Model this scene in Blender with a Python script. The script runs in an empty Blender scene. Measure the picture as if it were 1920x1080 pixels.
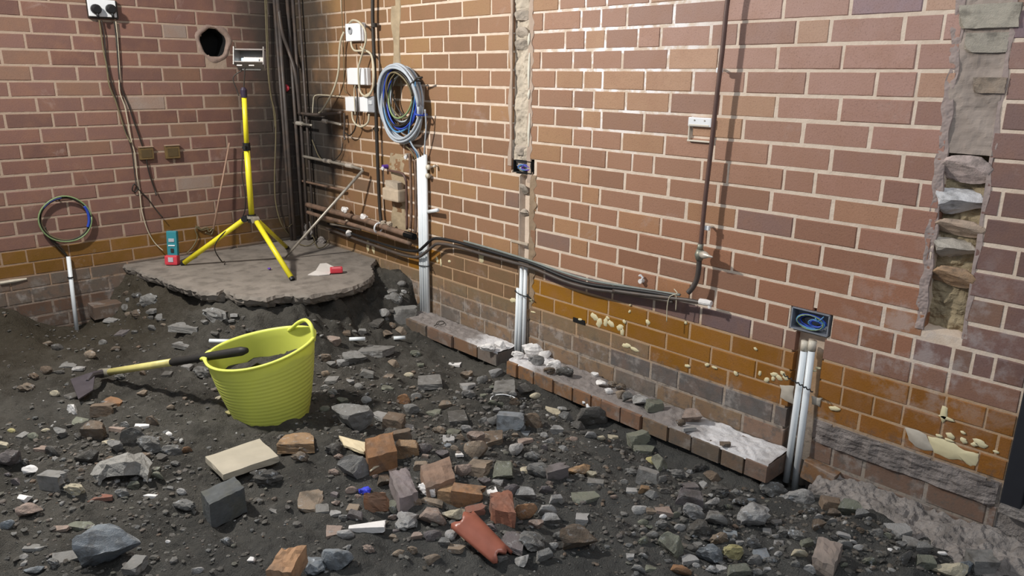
import bpy, bmesh, math, random
import numpy as np
from mathutils import Vector, Matrix
random.seed(7)
RS = np.random.RandomState(5)
sc = bpy.context.scene
COL = sc.collection

# ------------------------------------------------------------------ camera
CX, CY, CZ = 4.7873, -2.4881, 1.4257
YAW, PIT, ROL, FOC = 2.3886, -.2795, .0103, 1390.57
Fw = np.array([math.cos(YAW)*math.cos(PIT), math.sin(YAW)*math.cos(PIT), math.sin(PIT)])
Rt = np.cross(Fw, [0, 0, 1]); Rt /= np.linalg.norm(Rt)
Up = np.cross(Rt, Fw)
Rt, Up = math.cos(ROL)*Rt+math.sin(ROL)*Up, -math.sin(ROL)*Rt+math.cos(ROL)*Up
CAM = np.array([CX, CY, CZ])
cam = bpy.data.cameras.new('camera')
cam.sensor_width = 36.0
cam.lens = FOC/1920*36
cam.clip_start = .05
co = bpy.data.objects.new('camera', cam)
COL.objects.link(co)
M = Matrix.Identity(4)
for i in range(3):
    M[i][0] = Rt[i]; M[i][1] = Up[i]; M[i][2] = -Fw[i]; M[i][3] = CAM[i]
co.matrix_world = M
sc.camera = co
sc.view_settings.view_transform = 'Standard'
sc.view_settings.look = 'None'
sc.view_settings.gamma = 1
sc.view_settings.use_curve_mapping = False
sc.view_settings.exposure = 0.0

# ------------------------------------------------------------------ light
world = bpy.data.worlds.new('world')
sc.world = world
world.use_nodes = True
wb = world.node_tree.nodes['Background']
wb.inputs['Color'].default_value = (.80, .88, 1.0, 1)
wb.inputs['Strength'].default_value = .36


def area(name, loc, target, size, power, color):
    l = bpy.data.lights.new(name, 'AREA')
    l.shape = 'DISK'; l.size = size; l.energy = power; l.color = color
    o = bpy.data.objects.new(name, l)
    COL.objects.link(o)
    o.location = loc
    o.rotation_euler = (Vector(target)-Vector(loc)).to_track_quat('-Z', 'Y').to_euler()
    return o


area('work_light_key', (1.15, -2.35, 2.55), (2.6, -.4, .5), .16, 106, (1.0, .96, .90))
area('added_light_fill', (4.6, -1.9, 3.0), (2.9, 0, .8), .9, 24, (.92, .96, 1.0))  # unseen fill lamp, added to lift the shaded sides


# ------------------------------------------------------------------ pixel helpers (the survey of the photograph)
def ray(u, v):
    return Fw+(u-960)/FOC*Rt-(v-540)/FOC*Up


def WR(u, v, off=0.0):           # point on the long brick wall (y = -off)
    d = ray(u, v); t = (-off-CY)/d[1]
    return Vector(CAM+t*d)


def WL(u, v, off=0.0):           # point on the short brick wall (x = off)
    d = ray(u, v); t = (off-CX)/d[0]
    return Vector(CAM+t*d)


def G(u, v, z=0.0):
    d = ray(u, v); t = (z-CZ)/d[2]
    return Vector(CAM+t*d)


def proj(p):
    q = np.array(p)-CAM
    w = q@Fw
    return 960+FOC*(q@Rt)/w, 540-FOC*(q@Up)/w, w


def s_from_u(u, z, wall):        # coordinate along a wall of the point in image column u at height z
    a = (u-960)/FOC
    n = Rt-a*Fw
    if wall == 'R':
        return CX-(n[1]*(0-CY)+n[2]*(z-CZ))/n[0]
    return CY-(n[0]*(0-CX)+n[2]*(z-CZ))/n[1]


def zc(J):
    if J <= 12:
        return 1.45-.0821*J
    return {13: .3896, 14: .3152, 15: .243, 16: .157, 17: .075, 18: -.007, 19: -.09, 20: -.17}[J]


# ------------------------------------------------------------------ numpy noise
def vnoise(x, y, s, seed):
    r = np.random.RandomState(seed)
    T = r.rand(64, 64)
    X = x/s; Y = y/s
    xi = np.floor(X).astype(int); yi = np.floor(Y).astype(int)
    fx = X-xi; fy = Y-yi
    fx = fx*fx*(3-2*fx); fy = fy*fy*(3-2*fy)
    a = T[xi % 64, yi % 64]; b = T[(xi+1) % 64, yi % 64]; c = T[xi % 64, (yi+1) % 64]; d = T[(xi+1) % 64, (yi+1) % 64]
    return (a*(1-fx)+b*fx)*(1-fy)+(c*(1-fx)+d*fx)*fy-.5


def sstep(a, b, x):
    t = np.clip((x-a)/(b-a), 0, 1)
    return t*t*(3-2*t)


# ------------------------------------------------------------------ materials
MATS = {}


def nodes(m):
    m.use_nodes = True
    nt = m.node_tree
    return nt, nt.nodes['Principled BSDF']


def N(nt, t, **kw):
    n = nt.nodes.new(t)
    for k, v in kw.items():
        setattr(n, k, v)
    return n


def mathn(nt, op, a, b=None, clamp=False):
    n = N(nt, 'ShaderNodeMath', operation=op, use_clamp=clamp)
    for i, v in enumerate((a, b)):
        if v is None: continue
        if isinstance(v, (int, float)): n.inputs[i].default_value = v
        else: nt.links.new(v, n.inputs[i])
    return n.outputs[0]


def mixc(nt, f, a, b, mode='MIX'):
    n = N(nt, 'ShaderNodeMix', data_type='RGBA', blend_type=mode)
    if isinstance(f, (int, float)): n.inputs[0].default_value = f
    else: nt.links.new(f, n.inputs[0])
    for i, v in ((6, a), (7, b)):
        if isinstance(v, tuple): n.inputs[i].default_value = (*v[:3], 1)
        else: nt.links.new(v, n.inputs[i])
    return n.outputs[2]


def noise(nt, vec, scale, detail=3, rough=.55, dist=0):
    n = N(nt, 'ShaderNodeTexNoise')
    n.inputs['Scale'].default_value = scale; n.inputs['Detail'].default_value = detail
    n.inputs['Roughness'].default_value = rough; n.inputs['Distortion'].default_value = dist
    if vec is not None: nt.links.new(vec, n.inputs['Vector'])
    return n.outputs['Fac']


def ramp(nt, f, a, b):
    n = N(nt, 'ShaderNodeMapRange', interpolation_type='SMOOTHSTEP')
    nt.links.new(f, n.inputs[0]); n.inputs[1].default_value = a; n.inputs[2].default_value = b
    return n.outputs[0]


def bump(nt, bs, h, strength, dist):
    n = N(nt, 'ShaderNodeBump')
    n.inputs['Strength'].default_value = strength; n.inputs['Distance'].default_value = dist
    nt.links.new(h, n.inputs['Height']); nt.links.new(n.outputs[0], bs.inputs['Normal'])


def pmat(name, col, rough=.6, metal=0, var=.12, vs=30, bs_=.0, bd=.002, spec=.4, dirt=0, dcol=(.05, .04, .03)):
    if name in MATS: return MATS[name]
    m = bpy.data.materials.new(name); nt, b = nodes(m)
    g = N(nt, 'ShaderNodeNewGeometry').outputs['Position']
    f = noise(nt, g, vs, 4)
    c = mixc(nt, f, tuple(max(0, x*(1-var*2)) for x in col), tuple(min(1, x*(1+var*2)) for x in col))
    if dirt:
        c = mixc(nt, mathn(nt, 'MULTIPLY', ramp(nt, noise(nt, g, 14, 5), .42, .7), dirt), c, dcol)
    nt.links.new(c, b.inputs['Base Color'])
    b.inputs['Roughness'].default_value = rough; b.inputs['Metallic'].default_value = metal
    b.inputs['Specular IOR Level'].default_value = spec
    if bs_: bump(nt, b, noise(nt, g, vs*3, 4), bs_, bd)
    MATS[name] = m
    return m


def wall_stains(nt, pos, c):
    """soot in the corner, pipe grime, white salts: all fixed to the walls"""
    sp = N(nt, 'ShaderNodeSeparateXYZ'); nt.links.new(pos, sp.inputs[0])
    X, Y, Z = sp.outputs
    n1 = noise(nt, pos, 3.2, 5, .6)
    n2 = noise(nt, pos, 11, 5, .65)
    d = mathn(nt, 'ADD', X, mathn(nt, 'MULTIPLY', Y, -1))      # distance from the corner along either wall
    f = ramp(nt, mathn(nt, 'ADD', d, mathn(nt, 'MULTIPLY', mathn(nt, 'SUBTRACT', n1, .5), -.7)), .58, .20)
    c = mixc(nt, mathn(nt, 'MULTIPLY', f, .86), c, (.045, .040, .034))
    # soot cloud behind the old manifold
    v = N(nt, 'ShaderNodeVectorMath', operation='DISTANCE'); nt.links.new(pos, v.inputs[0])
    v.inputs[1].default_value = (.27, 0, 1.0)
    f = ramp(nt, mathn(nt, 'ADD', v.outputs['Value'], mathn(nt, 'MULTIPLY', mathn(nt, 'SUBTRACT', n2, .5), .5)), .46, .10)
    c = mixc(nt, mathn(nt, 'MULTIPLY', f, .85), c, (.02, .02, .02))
    # salts near the foot of the wall
    f = mathn(nt, 'MULTIPLY', ramp(nt, n2, .50, .66), ramp(nt, Z, .33, .20))
    c = mixc(nt, mathn(nt, 'MULTIPLY', f, .6), c, (.40, .36, .33))
    f = mathn(nt, 'MULTIPLY', ramp(nt, noise(nt, pos, 24, 5, .7), .48, .66), ramp(nt, Z, .32, .22))
    c = mixc(nt, mathn(nt, 'MULTIPLY', f, .75), c, (.10, .085, .075))
    f = mathn(nt, 'MULTIPLY', ramp(nt, Z, .30, .02), mathn(nt, 'ADD', .35, mathn(nt, 'MULTIPLY', n1, .6)))
    c = mixc(nt, mathn(nt, 'MULTIPLY', f, .7), c, (.12, .105, .09))
    v = N(nt, 'ShaderNodeVectorMath', operation='DISTANCE'); nt.links.new(pos, v.inputs[0])
    v.inputs[1].default_value = (4.1, 0, .62)
    f = mathn(nt, 'MULTIPLY', ramp(nt, v.outputs['Value'], .42, .05), ramp(nt, n2, .45, .62))
    c = mixc(nt, mathn(nt, 'MULTIPLY', f, .38), c, (.50, .47, .46))
    return c, n2


def brick_mat():
    m = bpy.data.materials.new('brick_face'); nt, b = nodes(m)
    g = N(nt, 'ShaderNodeNewGeometry').outputs['Position']
    oi = N(nt, 'ShaderNodeObjectInfo')
    c = oi.outputs['Color']
    f = noise(nt, g, 9, 4, .6)
    c = mixc(nt, mathn(nt, 'MULTIPLY', ramp(nt, f, .35, .75), .35), c, (.30, .15, .085))
    f2 = noise(nt, g, 240, 3, .7)
    c = mixc(nt, mathn(nt, 'MULTIPLY', ramp(nt, f2, .52, .72), .38), c, (.06, .03, .02))
    f3 = noise(nt, g, 4.5, 5, .7, .5)
    c = mixc(nt, mathn(nt, 'MULTIPLY', ramp(nt, f3, .60, .72), .30), c, (.42, .32, .28))
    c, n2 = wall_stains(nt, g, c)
    nt.links.new(c, b.inputs['Base Color'])
    # the alpha of the object colour carries the glaze of the low band
    r = N(nt, 'ShaderNodeMapRange'); nt.links.new(oi.outputs['Alpha'], r.inputs[0])
    r.inputs[3].default_value = .26; r.inputs[4].default_value = .62
    nt.links.new(r.outputs[0], b.inputs['Roughness'])
    b.inputs['Specular IOR Level'].default_value = .35
    bump(nt, b, mathn(nt, 'ADD', noise(nt, g, 160, 3), mathn(nt, 'MULTIPLY', f, .8)), .35, .0025)
    return m


def joined_brick_mat():
    m = MATS['brick_face'].copy(); m.name = 'brick_face_joined'
    nt = m.node_tree
    a = N(nt, 'ShaderNodeAttribute', attribute_name='tint')
    for n in list(nt.nodes):
        if n.type == 'OBJECT_INFO':
            for l in list(n.outputs['Color'].links):
                nt.links.new(a.outputs['Color'], l.to_socket)
            for l in list(n.outputs['Alpha'].links):
                nt.links.new(a.outputs['Alpha'], l.to_socket)
    return m


def mortar_mat():
    m = bpy.data.materials.new('mortar'); nt, b = nodes(m)
    g = N(nt, 'ShaderNodeNewGeometry').outputs['Position']
    f = noise(nt, g, 20, 5, .6)
    c = mixc(nt, f, (.50, .37, .27), (.80, .68, .56))
    sp = N(nt, 'ShaderNodeSeparateXYZ'); nt.links.new(g, sp.inputs[0])
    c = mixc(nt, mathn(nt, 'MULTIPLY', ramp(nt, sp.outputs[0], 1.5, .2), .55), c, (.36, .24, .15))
    zz = mathn(nt, 'MULTIPLY', ramp(nt, sp.outputs[2], .50, .46), ramp(nt, sp.outputs[2], .20, .25))
    c = mixc(nt, mathn(nt, 'MULTIPLY', zz, .75), c, (.36, .20, .08))
    c = mixc(nt, mathn(nt, 'MULTIPLY', ramp(nt, sp.outputs[2], .26, .22), .6), c, (.20, .165, .135))
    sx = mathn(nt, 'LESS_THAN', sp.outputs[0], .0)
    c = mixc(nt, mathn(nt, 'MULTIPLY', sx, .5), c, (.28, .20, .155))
    v = N(nt, 'ShaderNodeVectorMath', operation='DISTANCE'); nt.links.new(g, v.inputs[0])
    v.inputs[1].default_value = (2.75, 0, 1.58)
    ff = mathn(nt, 'MULTIPLY', ramp(nt, v.outputs['Value'], .62, .15), ramp(nt, noise(nt, g, 16, 4, .6), .42, .58))
    c = mixc(nt, ff, c, (.93, .91, .92))  # whitens the joints in patches around the upper middle of the long wall
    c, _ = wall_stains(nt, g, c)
    nt.links.new(c, b.inputs['Base Color']); b.inputs['Roughness'].default_value = .85
    bump(nt, b, noise(nt, g, 150, 4), .5, .003)
    return m


def dirt_mat():
    m = bpy.data.materials.new('dug_earth'); nt, b = nodes(m)
    g = N(nt, 'ShaderNodeNewGeometry').outputs['Position']
    f = noise(nt, g, 3.0, 6, .62)
    c = mixc(nt, ramp(nt, f, .3, .7), (.062, .058, .050), (.145, .134, .115))
    f = noise(nt, g, 40, 5, .7)
    c = mixc(nt, mathn(nt, 'MULTIPLY', ramp(nt, f, .5, .8), .6), c, (.20, .185, .16))
    f = noise(nt, g, 14, 6, .75, .4)
    c = mixc(nt, mathn(nt, 'MULTIPLY', ramp(nt, f, .44, .34), .7), c, (.035, .031, .026))
    c = mixc(nt, mathn(nt, 'MULTIPLY', ramp(nt, f, .56, .70), .5), c, (.21, .20, .18))
    f = noise(nt, g, 190, 2, .5)
    c = mixc(nt, mathn(nt, 'MULTIPLY', ramp(nt, f, .68, .76), .5), c, (.34, .33, .31))
    # browner, drier soil by the short wall; a blue grey tone to the near right
    sp = N(nt, 'ShaderNodeSeparateXYZ'); nt.links.new(g, sp.inputs[0])
    c = mixc(nt, mathn(nt, 'MULTIPLY', ramp(nt, sp.outputs[0], 1.3, .2), .55), c, (.088, .066, .036))
    c = mixc(nt, mathn(nt, 'MULTIPLY', ramp(nt, sp.outputs[0], 2.0, 3.4), .40), c, (.115, .120, .122))
    nt.links.new(c, b.inputs['Base Color']); b.inputs['Roughness'].default_value = .92
    b.inputs['Specular IOR Level'].default_value = .2
    h = mathn(nt, 'ADD', noise(nt, g, 55, 6, .7), mathn(nt, 'MULTIPLY', noise(nt, g, 220, 3, .6), .4))
    bump(nt, b, h, 1.0, .020)
    return m


def rock_mat(name, mottle, mcol, bstr, bscale):
    m = bpy.data.materials.new(name); nt, b = nodes(m)
    oi = N(nt, 'ShaderNodeObjectInfo')
    tc = N(nt, 'ShaderNodeNewGeometry').outputs['Position']
    c = oi.outputs['Color']
    f = noise(nt, tc, 28, 5, .65)
    c = mixc(nt, mathn(nt, 'ADD', .16, mathn(nt, 'MULTIPLY', ramp(nt, f, .35, .8), .35)), c, (.21, .195, .17))
    f = noise(nt, tc, 45, 5, .7)
    c = mixc(nt, mathn(nt, 'MULTIPLY', ramp(nt, f, .56, .70), mottle), c, mcol)
    f = noise(nt, tc, 17, 4, .6)
    c = mixc(nt, mathn(nt, 'MULTIPLY', ramp(nt, f, .48, .70), .62), c, (.065, .057, .047))
    nt.links.new(c, b.inputs['Base Color']); b.inputs['Roughness'].default_value = .85
    b.inputs['Specular IOR Level'].default_value = .25
    bump(nt, b, mathn(nt, 'ADD', noise(nt, tc, bscale, 5, .7), mathn(nt, 'MULTIPLY', noise(nt, tc, bscale*4, 3), .3)), bstr, .006)
    return m


def stuff_rock_mat():
    m = rock_mat('small_rubble', .3, (.5, .5, .5), .5, 120)
    nt = m.node_tree
    a = N(nt, 'ShaderNodeAttribute', attribute_name='tint')
    for n in list(nt.nodes):
        if n.type == 'OBJECT_INFO':
            for l in list(n.outputs['Color'].links): nt.links.new(a.outputs['Color'], l.to_socket)
    return m


MATS['brick_face'] = brick_mat()
MATS['brick_joined'] = joined_brick_mat()
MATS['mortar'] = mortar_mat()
MATS['dirt'] = dirt_mat()
MATS['rock'] = rock_mat('broken_stone', .55, (.46, .47, .47), .7, 70)
MATS['clinker'] = rock_mat('clinker', .85, (.66, .70, .74), 1.0, 90)
MATS['fragment'] = rock_mat('brick_fragment', .18, (.50, .42, .36), .5, 80)
MATS['smallrub'] = stuff_rock_mat()
m_plaster = pmat('old_plaster', (.42, .35, .27), .9, var=.18, vs=12, bs_=.7, bd=.006)
m_plasterw = pmat('white_plaster', (.78, .75, .72), .85, var=.12, vs=25, bs_=.5, bd=.004)
m_conc = pmat('concrete_slab', (.235, .205, .175), .9, var=.22, vs=7, bs_=.7, bd=.006, dirt=.55, dcol=(.07, .06, .05))
m_ledge = pmat('ledge_concrete', (.27, .24, .22), .9, var=.35, vs=30, bs_=1, bd=.010, dirt=.5, dcol=(.09, .08, .07))
m_pvc = pmat('white_conduit', (.78, .82, .84), .35, var=.03, vs=8, dirt=.10, dcol=(.4, .36, .3))
m_white = pmat('white_plastic', (.80, .81, .82), .35, var=.02)
m_offw = pmat('cream_plastic', (.62, .56, .46), .4, var=.05)
m_black = pmat('black_rubber', (.012, .012, .013), .5, var=.1)
m_pipe = pmat('painted_pipe', (.075, .062, .055), .45, var=.2, vs=25, dirt=.4, dcol=(.14, .09, .06))
m_rust = pmat('rusty_pipe', (.20, .125, .085), .7, var=.25, vs=30, bs_=.4, dirt=.5)
m_gas = pmat('brown_pipe', (.12, .068, .055), .42, var=.15, vs=20)
m_steel = pmat('dull_steel', (.42, .38, .32), .45, metal=.5, var=.15, vs=30, dirt=.4)
m_brass = pmat('pale_fitting', (.62, .56, .48), .4, metal=.35, var=.1)
m_yel = pmat('yellow_paint', (.80, .70, .03), .35, var=.04)
m_tub = pmat('lime_tub', (.74, .79, .14), .42, var=.04, vs=6)
_b = m_tub.node_tree.nodes['Principled BSDF']
_b.inputs['Subsurface Weight'].default_value = .35
_b.inputs['Subsurface Radius'].default_value = (.03, .03, .01)
_b.inputs['Subsurface Scale'].default_value = .5
m_grip = pmat('black_grip', (.02, .018, .016), .6, var=.2)
m_shaft = pmat('yellow_shaft', (.70, .62, .22), .4, var=.08, vs=20, dirt=.3, dcol=(.25, .2, .12))
m_blade = pmat('spade_steel', (.085, .075, .085), .5, metal=.3, var=.2, vs=20)
m_grey = pmat('grey_cable', (.42, .46, .50), .4, var=.05)
m_blue = pmat('blue_cable', (.03, .07, .42), .4, var=.05)
m_cyan = pmat('pale_blue_cable', (.10, .28, .50), .4, var=.05)
m_green = pmat('green_yellow_cable', (.22, .30, .14), .4, var=.15, vs=60)
m_cream = pmat('cream_cable', (.55, .49, .36), .45, var=.06)
m_olive = pmat('dusty_cable', (.16, .13, .07), .6, var=.15)
m_wood = pmat('pale_wood', (.45, .40, .31), .75, var=.12, vs=9, bs_=.3)
m_teal = pmat('teal_plastic', (.03, .22, .26), .45, var=.05)
m_red = pmat('red_plastic', (.60, .05, .07), .45, var=.05)
m_label = pmat('grey_label', (.45, .45, .48), .5)
m_paper = pmat('torn_paper', (.62, .58, .54), .8, var=.05)
m_dark = pmat('dark_void', (.006, .006, .006), .9)
m_door = pmat('dark_door', (.016, .017, .022), .6, var=.1)
m_glue = pmat('cream_adhesive', (.66, .58, .36), .7, var=.08)
m_lampb = pmat('lamp_housing', (.28, .25, .23), .4, metal=.4, var=.05)
m_wire_dk = pmat('dark_cable', (.03, .025, .02), .5)
m_purple = pmat('purple_cap', (.12, .05, .35), .4)
m_bluebag = pmat('blue_film', (.06, .08, .72), .3, var=.15)
m_tile = pmat('terracotta_glaze', (.34, .115, .075), .32, var=.15, vs=18)
em = bpy.data.materials.new('lamp_glass'); nt, b_ = nodes(em)
b_.inputs['Base Color'].default_value = (.6, .75, .85, 1); b_.inputs['Roughness'].default_value = .1
b_.inputs['Emission Color'].default_value = (.75, .9, 1, 1); b_.inputs['Emission Strength'].default_value = .9


# ------------------------------------------------------------------ mesh helpers
def link(name, me, mat=None, parent=None, smooth=False):
    o = bpy.data.objects.new(name, me)
    COL.objects.link(o)
    if mat is not None and not me.materials: me.materials.append(mat)
    if parent is not None: o.parent = parent
    if smooth:
        for p in me.polygons: p.use_smooth = True
    return o


def tag(o, label=None, cat=None, group=None, kind=None):
    if label: o['label'] = label
    if cat: o['category'] = cat
    if group: o['group'] = group
    if kind: o['kind'] = kind
    return o


def empty(name, loc=(0, 0, 0), label=None, cat=None, group=None, kind=None):
    o = bpy.data.objects.new(name, None)
    COL.objects.link(o); o.location = loc; o.empty_display_size = .05
    return tag(o, label, cat, group, kind)


def keep(o):
    """parent keeps world placement: children are modelled in world space"""
    if o.parent is not None:
        o.matrix_parent_inverse = Matrix.Translation(-Vector(o.parent.location))
    return o


def pyd(name, V, F, mat, parent=None, smooth=False):
    me = bpy.data.meshes.new(name)
    me.from_pydata([tuple(map(float, v)) for v in V], [], F)
    me.update()
    return keep(link(name, me, mat, parent, smooth))


def box_vf(c, s, R=None, bev=0.0):
    """bevelled box: vertices and faces"""
    hx, hy, hz = s[0]/2, s[1]/2, s[2]/2
    b = min(bev, hx*.45, hy*.45, hz*.45)
    V = []; F = []
    if b <= 0:
        for x in (-hx, hx):
            for y in (-hy, hy):
                for z in (-hz, hz): V.append(Vector((x, y, z)))
        F = [(0, 1, 3, 2), (4, 6, 7, 5), (0, 4, 5, 1), (2, 3, 7, 6), (0, 2, 6, 4), (1, 5, 7, 3)]
    else:
        bm = bmesh.new()
        bmesh.ops.create_cube(bm, size=1)
        for v in bm.verts: v.co = Vector((v.co.x*2*hx, v.co.y*2*hy, v.co.z*2*hz))
        bmesh.ops.bevel(bm, geom=bm.edges[:], offset=b, segments=2, affect='EDGES', profile=.6)
        bm.verts.index_update()
        V = [v.co.copy() for v in bm.verts]; F = [tuple(v.index for v in f.verts) for f in bm.faces]
        bm.free()
    if R is not None: V = [R@v for v in V]
    return [v+Vector(c) for v in V], F


def add_box(name, c, s, mat, parent=None, R=None, bev=.003):
    V, F = box_vf(c, s, R, bev)
    return pyd(name, V, F, mat, parent)


def smooth_path(P, n=6):
    P = [Vector(p) for p in P]
    if len(P) < 3: return P
    out = []
    for i in range(len(P)-1):
        a = P[max(i-1, 0)]; b = P[i]; c = P[i+1]; d = P[min(i+2, len(P)-1)]
        for k in range(n):
            t = k/n
            out.append(.5*((2*b)+(-a+c)*t+(2*a-5*b+4*c-d)*t*t+(-a+3*b-3*c+d)*t**3))
    out.append(P[-1])
    return out


def tube_vf(P, r, seg=8, cap=True):
    V = []; F = []
    n = len(P)
    rr = r if isinstance(r, (list, tuple)) else [r]*n
    T = [(P[min(i+1, n-1)]-P[max(i-1, 0)]).normalized() for i in range(n)]
    up = Vector((0, 0, 1)) if abs(T[0].z) < .9 else Vector((1, 0, 0))
    U = T[0].cross(up).normalized()
    for i in range(n):
        U = (U-T[i]*U.dot(T[i])).normalized()
        W_ = T[i].cross(U)
        for k in range(seg):
            a = 2*math.pi*k/seg
            V.append(P[i]+(U*math.cos(a)+W_*math.sin(a))*rr[i])
    for i in range(n-1):
        for k in range(seg):
            k2 = (k+1) % seg
            F.append((i*seg+k, i*seg+k2, (i+1)*seg+k2, (i+1)*seg+k))
    if cap:
        F.append(tuple(range(seg))[::-1]); F.append(tuple((n-1)*seg+k for k in range(seg)))
    return V, F


def add_tube(name, P, r, mat, parent=None, seg=8, sm=0, smooth=True):
    P = [Vector(p) for p in P]
    if sm: P = smooth_path(P, sm)
    V, F = tube_vf(P, r, seg)
    return pyd(name, V, F, mat, parent, smooth)


def merge(parts):
    V = []; F = []
    for v, f in parts:
        o = len(V); V += v; F += [tuple(i+o for i in q) for q in f]
    return V, F


def disc_vf(c, n, r, h, seg=16):
    n = Vector(n).normalized(); c = Vector(c)
    return tube_vf([c, c+n*h], r, seg)


# ------------------------------------------------------------------ rock meshes
def clamp_planes(P, k, lo, hi, rs):
    for _ in range(k):
        n = rs.normal(size=3); n /= np.linalg.norm(n)
        d = rs.uniform(lo, hi)
        s = P@n
        over = s > d
        P[over] -= np.outer(s[over]-d, n)
    return P


def norm_shape(P):
    lo = P.min(0); hi = P.max(0)
    P = (P-[(lo[0]+hi[0])/2, (lo[1]+hi[1])/2, lo[2]])/(hi-lo)
    return P


def make_rock(seed, kind):
    rs = np.random.RandomState(seed)
    bm = bmesh.new()
    if kind in ('chunk', 'clod', 'pebble'):
        bmesh.ops.create_icosphere(bm, subdivisions=3 if kind != 'pebble' else 2, radius=1)
        P = np.array([v.co for v in bm.verts])
        if kind == 'chunk':
            P = clamp_planes(P, 9, .38, .72, rs)
            P += rs.normal(size=P.shape)*.018
        elif kind == 'clod':
            P = clamp_planes(P, 5, .6, .85, rs)
            nn = vnoise(P[:, 0]*3+9+P[:, 2]*2.1, P[:, 1]*3+9, 1.0, seed)+.7*vnoise(P[:, 0]*7+40, P[:, 1]*7+P[:, 2]*6+40, 1.0, seed+3)
            P *= (1+.42*nn)[:, None]
            P += rs.normal(size=P.shape)*.03
        else:
            P = clamp_planes(P, 6, .6, .9, rs)
    else:
        bmesh.ops.create_cube(bm, size=2)
        bmesh.ops.subdivide_edges(bm, edges=bm.edges[:], cuts=5, use_grid_fill=True)
        P = np.array([v.co for v in bm.verts])
        if kind == 'bit':
            # a bat: flat faces, one end broken
            s = P[:, 0] > .2
            P[s, 0] = .2+(P[s, 0]-.2)*(1+.5*vnoise(P[s, 1]*2+5, P[s, 2]*2+5, 1.0, seed))
            P = clamp_planes(P, 4, 1.15, 1.45, rs)
            P += rs.normal(size=P.shape)*.012
        elif kind == 'slab':
            x = P[:, 0].copy(); y = P[:, 1].copy()
            P[:, 0] = x*(1-.22*y*rs.uniform(-1, 1)-.15*np.abs(y)*rs.uniform(0, 1))
            P[:, 1] = y*(1-.3*x*rs.uniform(-1, 1))
            P = clamp_planes(P, 3, 1.0, 1.3, rs)
            P += rs.normal(size=P.shape)*.015
        elif kind == 'shard':
            x = P[:, 0].copy()
            P[:, 1] *= 1-.45*(x+.3)*rs.choice([-1, 1])
            P[:, 2] += .8*(x*x)*rs.uniform(-.3, .9)
            P = clamp_planes(P, 4, .9, 1.25, rs)
    P = norm_shape(P)
    for v, p in zip(bm.verts, P): v.co = p
    bmesh.ops.remove_doubles(bm, verts=bm.verts[:], dist=.004)
    me = bpy.data.meshes.new(kind)
    bm.to_mesh(me); bm.free()
    return me


LIB = {k: [] for k in ('chunk', 'clod', 'bit', 'slab', 'shard', 'pebble')}
for k, n in (('chunk', 10), ('clod', 6), ('bit', 7), ('slab', 7), ('shard', 6), ('pebble', 6)):
    for i in range(n): LIB[k].append(make_rock(100+i*7+len(k), k))
RMAT = {'chunk': 'rock', 'clod': 'clinker', 'bit': 'fragment', 'slab': 'rock', 'shard': 'fragment', 'pebble': 'rock'}
RMESH = {}


def rock_mesh(kind, i, mat):
    key = (kind, i, mat)
    if key not in RMESH:
        me = LIB[kind][i].copy(); me.materials.clear(); me.materials.append(MATS[mat]); RMESH[key] = me
    return RMESH[key]


# ================================================================== STRUCTURE
# ---- ground height
BANK = [(-.2, -1.22), (.25, -1.16), (.7, -1.10), (1.10, -.96), (1.24, -.70), (1.24, -.35), (1.22, .2), (-.2, .2)]


def inside_dist(X, Y, poly):
    d = np.full(X.shape, 1e9); ins = np.zeros(X.shape, bool)
    n = len(poly)
    for i in range(n):
        x1, y1 = poly[i]; x2, y2 = poly[(i+1) % n]
        L = (x2-x1)**2+(y2-y1)**2
        t = np.clip(((X-x1)*(x2-x1)+(Y-y1)*(y2-y1))/L, 0, 1)
        d = np.minimum(d, np.hypot(X-x1-t*(x2-x1), Y-y1-t*(y2-y1)))
        c = ((y1 > Y) != (y2 > Y))
        with np.errstate(divide='ignore', invalid='ignore'):
            xi = (x2-x1)*(Y-y1)/(y2-y1+1e-12)+x1
        ins ^= c & (X < xi)
    return np.where(ins, -d, d)


def ground(X, Y):
    X = np.asarray(X, float); Y = np.asarray(Y, float)
    d = inside_dist(X, Y, BANK)+.10*vnoise(X+5, Y+9, .22, 11)
    h = .235*(1-sstep(-.06, .27, d))
    # earth piled up beside the slab against the long wall
    g = np.exp(-((X-1.12)/.24)**2-((Y+.02)/.34)**2)
    h = np.maximum(h, .27*g)
    # rise at the far left, against the short wall
    h += .17*sstep(-1.62, -1.9, Y)*sstep(.35, 0, X)
    # shallow trench along the footing and the pit at the right hand conduits
    h -= .035*np.exp(-((Y+.23)/.07)**2)*sstep(1.5, 1.9, X)*sstep(3.75, 3.5, X)
    h -= .07*np.exp(-((X-3.70)/.10)**2-((Y+.07)/.12)**2)
    # rubble heaps
    h += .045*np.exp(-((X-2.95)/.42)**2-((Y+1.02)/.26)**2)
    h += .05*np.exp(-((X-3.62)/.30)**2-((Y+.62)/.22)**2)
    h += .055*np.exp(-((X-4.1)/.35)**2-((Y+.32)/.18)**2)
    h += .03*np.exp(-((X-1.9)/.35)**2-((Y+1.95)/.22)**2)
    h += .05*vnoise(X+3, Y+7, .45, 1)+.03*vnoise(X+1, Y+2, .16, 2)
    h += .030*vnoise(X+1, Y+2, .07, 3)+.018*vnoise(X+8, Y+4, .033, 4)+.009*vnoise(X, Y+4, .017, 5)
    bk = np.exp(-((d-.08)/.12)**2)
    h += bk*(.08*vnoise(X+2, Y+2, .11, 6)+.07*vnoise(X+2, Y+2, .05, 7)+.03*vnoise(X+2, Y+2, .022, 8))
    return h


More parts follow.
